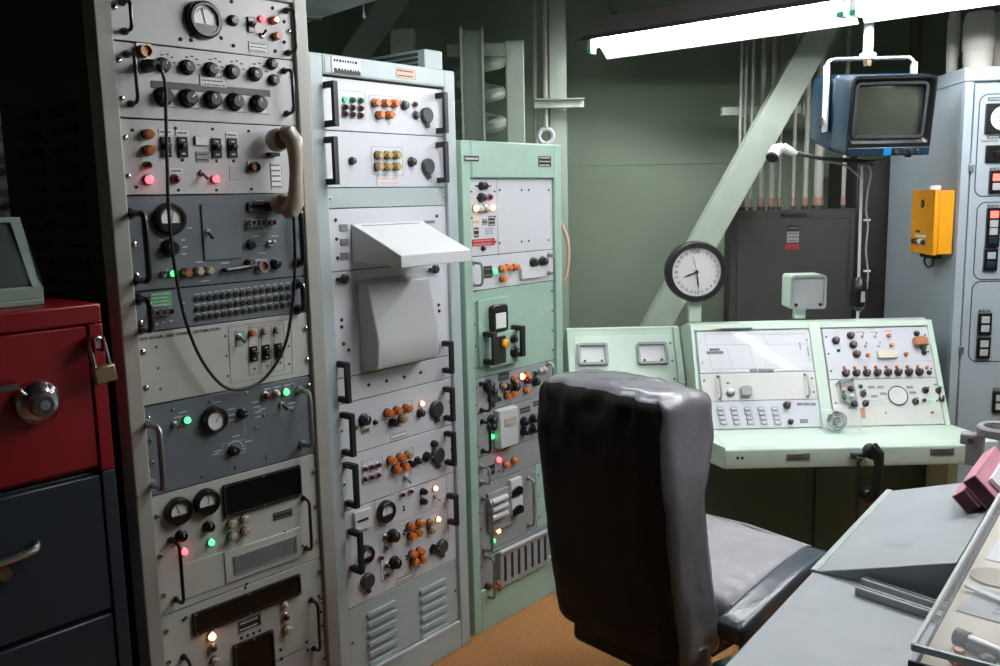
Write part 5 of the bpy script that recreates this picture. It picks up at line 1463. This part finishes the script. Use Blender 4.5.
def fseat(o):
    k = (o.y/.5+.5)
    crown = .018*(1-(o.x/.27)**2)*(1-(o.y/.27)**2)
    return Vector((o.x, o.y, o.z+(crown if o.z > 0 else 0)+wr(o, 8, .006)+.02*(k-.5)+(.005*(1-2*abs(noise.noise(Vector((o.x*9, o.y*16, 3))))) if o.z > 0 else 0)))
build('seat', rounded((.52, .5, .15), .045, 34, fseat, 'vinyl_grey'), t, (0, .03, .455), smooth=60)
b = MB().m('vinyl_grey').tube([(.26, -.2, .50), (.265, .0, .513), (.262, .2, .525), (.235, .265, .53), (0, .28, .535), (-.235, .265, .53), (-.262, .2, .525)], .006, 6); build('piping', b, t)
for sx in (-1, 1):
    P0, P1 = Vector((sx*.30, -.28, .46)), Vector((sx*.305, .19, .545))
    dv = P1-P0; L = dv.length
    def farm(o, L=L): return Vector((o.x, o.y, o.z+.01*math.sin((o.y/L+.5)*3.14)+wr(o, 12, .003)))
    a_o = build('armrest', rounded((.085, L, .062), .018, 14, farm, 'vinyl_navy'), t, (P0+P1)/2, (math.atan2(dv.z, dv.y), 0, 0), smooth=60)
    for y0_ in (-.16, .02): build('arm_bracket', MB().m('charcoal').box(sx*.27-.012, sx*.27+.012, y0_, y0_+.06, .33, .46), t, bevel=.004)
build('skirt', MB().m('vinyl_black').box(-.19, .19, -.365, -.30, .295, .42), t, bevel=.02, seg=3)
build('seat_frame', MB().m('charcoal').box(-.23, .23, -.24, .24, .35, .385), t, bevel=.006)
mat('chair_green', (66, 84, 70), .5)
build('side_bolster', MB().m('vinyl_side').lathe([(.02, -.14), (.05, -.1), (.06, 0), (.05, .08), (.02, .11)], 14, 'z', (.20, -.30, .33)), t)
build('column', MB().m('chair_green').lathe([(.06, .06), (.045, .1), (.035, .2), (.035, .35)], 18, 'z'), t)
for k in range(5):
    a = R(72*k+20)
    build('base_leg', MB().m('chair_green').tube([(0, 0, .085), (.15*math.cos(a), .15*math.sin(a), .08), (.29*math.cos(a), .29*math.sin(a), .06)], [.026, .022, .016], 10), t)
    build('caster', MB().m('black_matt').lathe([(.026, -.012), (.028, 0), (.026, .012)], 16, 'y', (.29*math.cos(a), .29*math.sin(a), .028)), t)

# ================================================================== FOREGROUND DESK
DA = R(-37)
D0 = Vector((.712, 1.97, 0))
DM = Matrix.Translation(D0) @ Matrix.Rotation(DA, 4, 'Z'); DI = DM.inverted()
DH = .75
t = thing('writing_desk', 'grey metal desk in the right foreground with a sloping writing board', 'desk', D0, (0, 0, DA))
build('desk_top', MB().m('desk_grey').box(0, 1.15, -.95, .70, DH-.03, DH), t, bevel=.005)
SLP = math.tan(R(17.3)); WX = .30
build('writing_slope', MB().m('desk_grey').prism([(.004, DH+.001), (WX, DH+SLP*WX), (WX, DH+.001)], .0, .69, 'y'), t, bevel=.0025)
build('edge_trim', MB().m('desk_trim').box(-.004, .012, .0, .69, DH-.004, DH+.006), t, bevel=.002)
build('back_shelf', MB().m('desk_grey').box(WX+.004, 1.15, .702, .95, DH-.03, DH+.085), t, bevel=.004)
build('pedestal', MB().m('desk_grey').box(.4, 1.1, -.85, .9, .06, DH-.03), t, bevel=.004)
build('plinth', MB().m('black_matt').box(.44, 1.06, -.8, .86, 0, .06), t)
def dl(px, py, h): return DI @ on_h(px, py, h)
def dplane(px, py, y):            # vertical plane across the desk at local y
    o = DI @ CAM; d = DI.to_3x3() @ ray(px, py); return o+d*((y-o.y)/d.y)
for i, (a_, b_) in enumerate((((863, 580.5), (942, 607)), ((857, 589), (935, 615)))):
    pa, pb_ = dl(*a_, DH+.011), dl(*b_, DH+.011)
    o = thing('metal_bar', ('grey metal bar lying nearer the sloping board', 'grey metal bar lying nearer the front of the desk')[i], 'metal bar', DM @ pa, (0, 0, DA+math.atan2(pb_.y-pa.y, pb_.x-pa.x)), 'loose metal bars on the desk')
    L = (pb_-pa).length+.03
    build('bar', MB().m('rod_grey').box(0, L, -.010, .010, -.010, .008), o, bevel=.002)
    build('groove', MB().m('charcoal').box(0, L, -.003, .003, .008, .0085), o)
# clear topped exhibit case
CT = .905
e0, e1 = dl(908, 641, CT), dl(1000, 501, CT)
ex = max((e0.x+e1.x)/2, WX+.012); ey0, ey1 = e0.y-.01, .33
t = thing('exhibit_case', 'black-based acrylic display case of papers and metal parts, lower right corner', 'display case', DM @ Vector((ex, ey0, DH+.001)), (0, 0, DA))
EH = CT-DH
EW, EL = .55, ey1-ey0
build('base', MB().m('black_matt').box(0, EW, 0, EL, 0, EH-.04), t, bevel=.004)
build('board', MB().m('cream_board').box(.01, EW-.01, .01, EL-.01, EH-.04, EH-.034), t)
b = MB().m('acrylic')
for x0_, x1_, y0_, y1_ in ((0, .006, 0, EL), (EW-.006, EW, 0, EL), (.006, EW-.006, 0, .006), (.006, EW-.006, EL-.006, EL)): b.box(x0_, x1_, y0_, y1_, EH-.04, EH-.006)
b.box(0, EW, 0, EL, EH-.006, EH); build('acrylic_cover', b, t)
build('base_rim', MB().m('black_matt').box(-.004, EW, -.006, -.001, 0, EH-.026), t)
mat('edge_clear', (205, 215, 214), .2, var=.02)
build('cover_edge', MB().m('edge_clear').box(-.002, .004, 0, EL, EH-.01, EH+.001).box(0, EW, -.002, .004, EH-.01, EH+.001), t)
zb_ = EH-.0335+DH+.001
def exh(name, label, cat, x, y, rot, fn):
    o = thing(name, label, cat, DM @ Vector((ex+x, ey0+y, zb_)), (0, 0, DA+R(rot)), 'exhibits under the acrylic cover'); fn(o); return o
exh('metal_tube', 'dark metal tube with threaded end in the acrylic case, nearest the corner', 'metal tube', .045, .11, -22, lambda o: (build('tube', MB().m('steel').cyl((0.02, 0, .014), (.34, 0, .014), .013, n=16), o), build('end_cap', MB().m('charcoal').cyl((0, 0, .014), (.022, 0, .014), .015, n=12), o)))
exh('brass_fitting', 'small orange-brown fitting beside the metal tube in the acrylic case', 'fitting', .06, .045, 10, lambda o: build('fitting', MB().m('copper').lathe([(.014, 0), (.014, .012), (.008, .016), (.008, .024)], 6, 'z'), o))
exh('blue_fitting', 'small teal plug under the metal tube in the acrylic case', 'fitting', .10, .055, 0, lambda o: build('plug', MB().m('tv_blue').lathe([(.012, 0), (.012, .018), (.006, .022)], 12, 'z'), o))
exh('printed_sheet', 'grey printed sheet in the middle of the acrylic case', 'paper', .022, .24, -8, lambda o: (build('sheet', MB().m('photo_grey').box(0, .46, 0, .13, .0, .002), o), build('printed_block', MB().m('paint_grey').box(.05, .2, .03, .034, .002, .0024).box(.05, .24, .05, .054, .002, .0024).box(.05, .22, .07, .074, .002, .0024), o)))
exh('printed_sheet', 'pale cream sheet at the far end of the acrylic case', 'paper', .025, .52, -4, lambda o: (build('sheet', MB().m('paper').box(0, .44, 0, .24, .0, .002), o), build('printed_photo', MB().m('photo_grey').box(.03, .14, .05, .2, .002, .0025), o)))
exh('pale_disc', 'round pale plaque in the acrylic case beside the dark clip', 'plaque', .058, .43, 0, lambda o: build('disc', MB().m('fuse_beige').lathe([(.045, 0), (.045, .004)], 24, 'z'), o))
exh('dark_clip', 'black elongated clip lying on the sheets in the acrylic case', 'clip', .13, .44, -25, lambda o: (build('arm', MB().m('charcoal').box(0, .24, -.012, .012, .004, .02), o, bevel=.004), build('jaw', MB().m('chrome').box(-.03, 0, -.008, .008, .004, .014), o, bevel=.003)))
exh('clear_strip', 'bright clear plastic strip lying across the acrylic case', 'strip', .02, .345, -28, lambda o: build('strip', MB().m('label_white').box(0, .42, -.008, .008, .006, .012), o, bevel=.003))
# pink binders leaning on the shelf
for i, (A_, lab) in enumerate((((951.5, 496.5), 'lower pink binder with dark maroon end, leaning beside the acrylic case'), ((962, 482), 'upper pink binder with dark maroon end, leaning on the other'))):
    yl = .36
    a_ = dplane(*A_, yl)
    o = thing('pink_binder', lab, 'binder', DM @ Vector((a_.x, yl, a_.z)), (0, R(44), DA), 'pink binders on the desk') if False else thing('pink_binder', lab, 'binder', DM @ Vector((a_.x, yl, a_.z)), (0, 0, DA), 'pink binders on the desk')
    th_, ln_ = .036, .30
    wd_ = .30
    def surf(x): return DH+(SLP*x if x < WX else 0)
    while any(a_.z-wd_*k/20*math.sin(R(46)) < surf(a_.x+wd_*k/20*math.cos(R(46)))+.002 for k in range(21)) and wd_ > .03: wd_ -= .004
    pass
    e1 = Vector((math.cos(R(40)), 0, math.sin(R(40)))); e2 = Vector((math.cos(R(-46)), 0, math.sin(R(-46))))
    def pt_(a, c, y): v = e1*a+e2*c; return (v.x, y, v.z)
    def slab(a0, a1, c0, c1, y0, y1): return [pt_(a0, c0, y0), pt_(a0, c1, y0), pt_(a0, c1, y1), pt_(a0, c0, y1), pt_(a1, c0, y0), pt_(a1, c1, y0), pt_(a1, c1, y1), pt_(a1, c0, y1)]
    build('spine', MB().m('binder_pink').hexa(slab(0, th_, 0, .004, 0, ln_)), o, bevel=.001)
    build('cover', MB().m('binder_pink').hexa(slab(th_-.004, th_, .004, wd_, 0, ln_)), o); build('cover', MB().m('binder_pink').hexa(slab(0, .004, .004, wd_, 0, ln_)), o)
    build('pages', MB().m('binder_maroon').hexa(slab(.003, th_-.003, .003, wd_-.002, -.002, ln_-.004)), o)
a_ = a_+e1*(th_+.013)+e2*.03
o = thing('paper_stack', 'white booklet leaning behind the pink binders at the right edge', 'paper', DM @ Vector((a_.x, .40, a_.z)), (0, R(46), DA))
build('pages', MB().m('paper').box(0, (a_.z-DH-.012)/math.sin(R(46)), 0, .2, -.010, 0), o, bevel=.001)
# cast ring clamp
a_ = dplane(997, 430, .80)
zb_ = DH+.086
o = thing('ring_clamp', 'grey cast metal ring clamp standing at the far end of the desk', 'clamp', DM @ Vector((a_.x, .80, zb_)), (0, 0, DA))
zz = a_.z-zb_
build('ring', MB().m('cast_grey').lathe([(.042, -.012), (.06, -.014), (.062, .008), (.056, .014), (.044, .012), (.042, -.012)], 28, 'z', (.01, 0, zz), caps=False), o)
build('stem', MB().m('cast_grey').box(-.075, -.03, -.02, .02, -.0 if zz < 0 else 0.0, max(zz-.02, .03)), o, bevel=.004)
build('lug', MB().m('cast_grey').box(-.09, -.045, -.022, .022, zz-.05, zz-.018), o, bevel=.005)
build('bolt', MB().m('charcoal').lathe([(.009, -.03), (.009, -.02)], 6, 'y', (-.06, 0, zz-.034)), o)
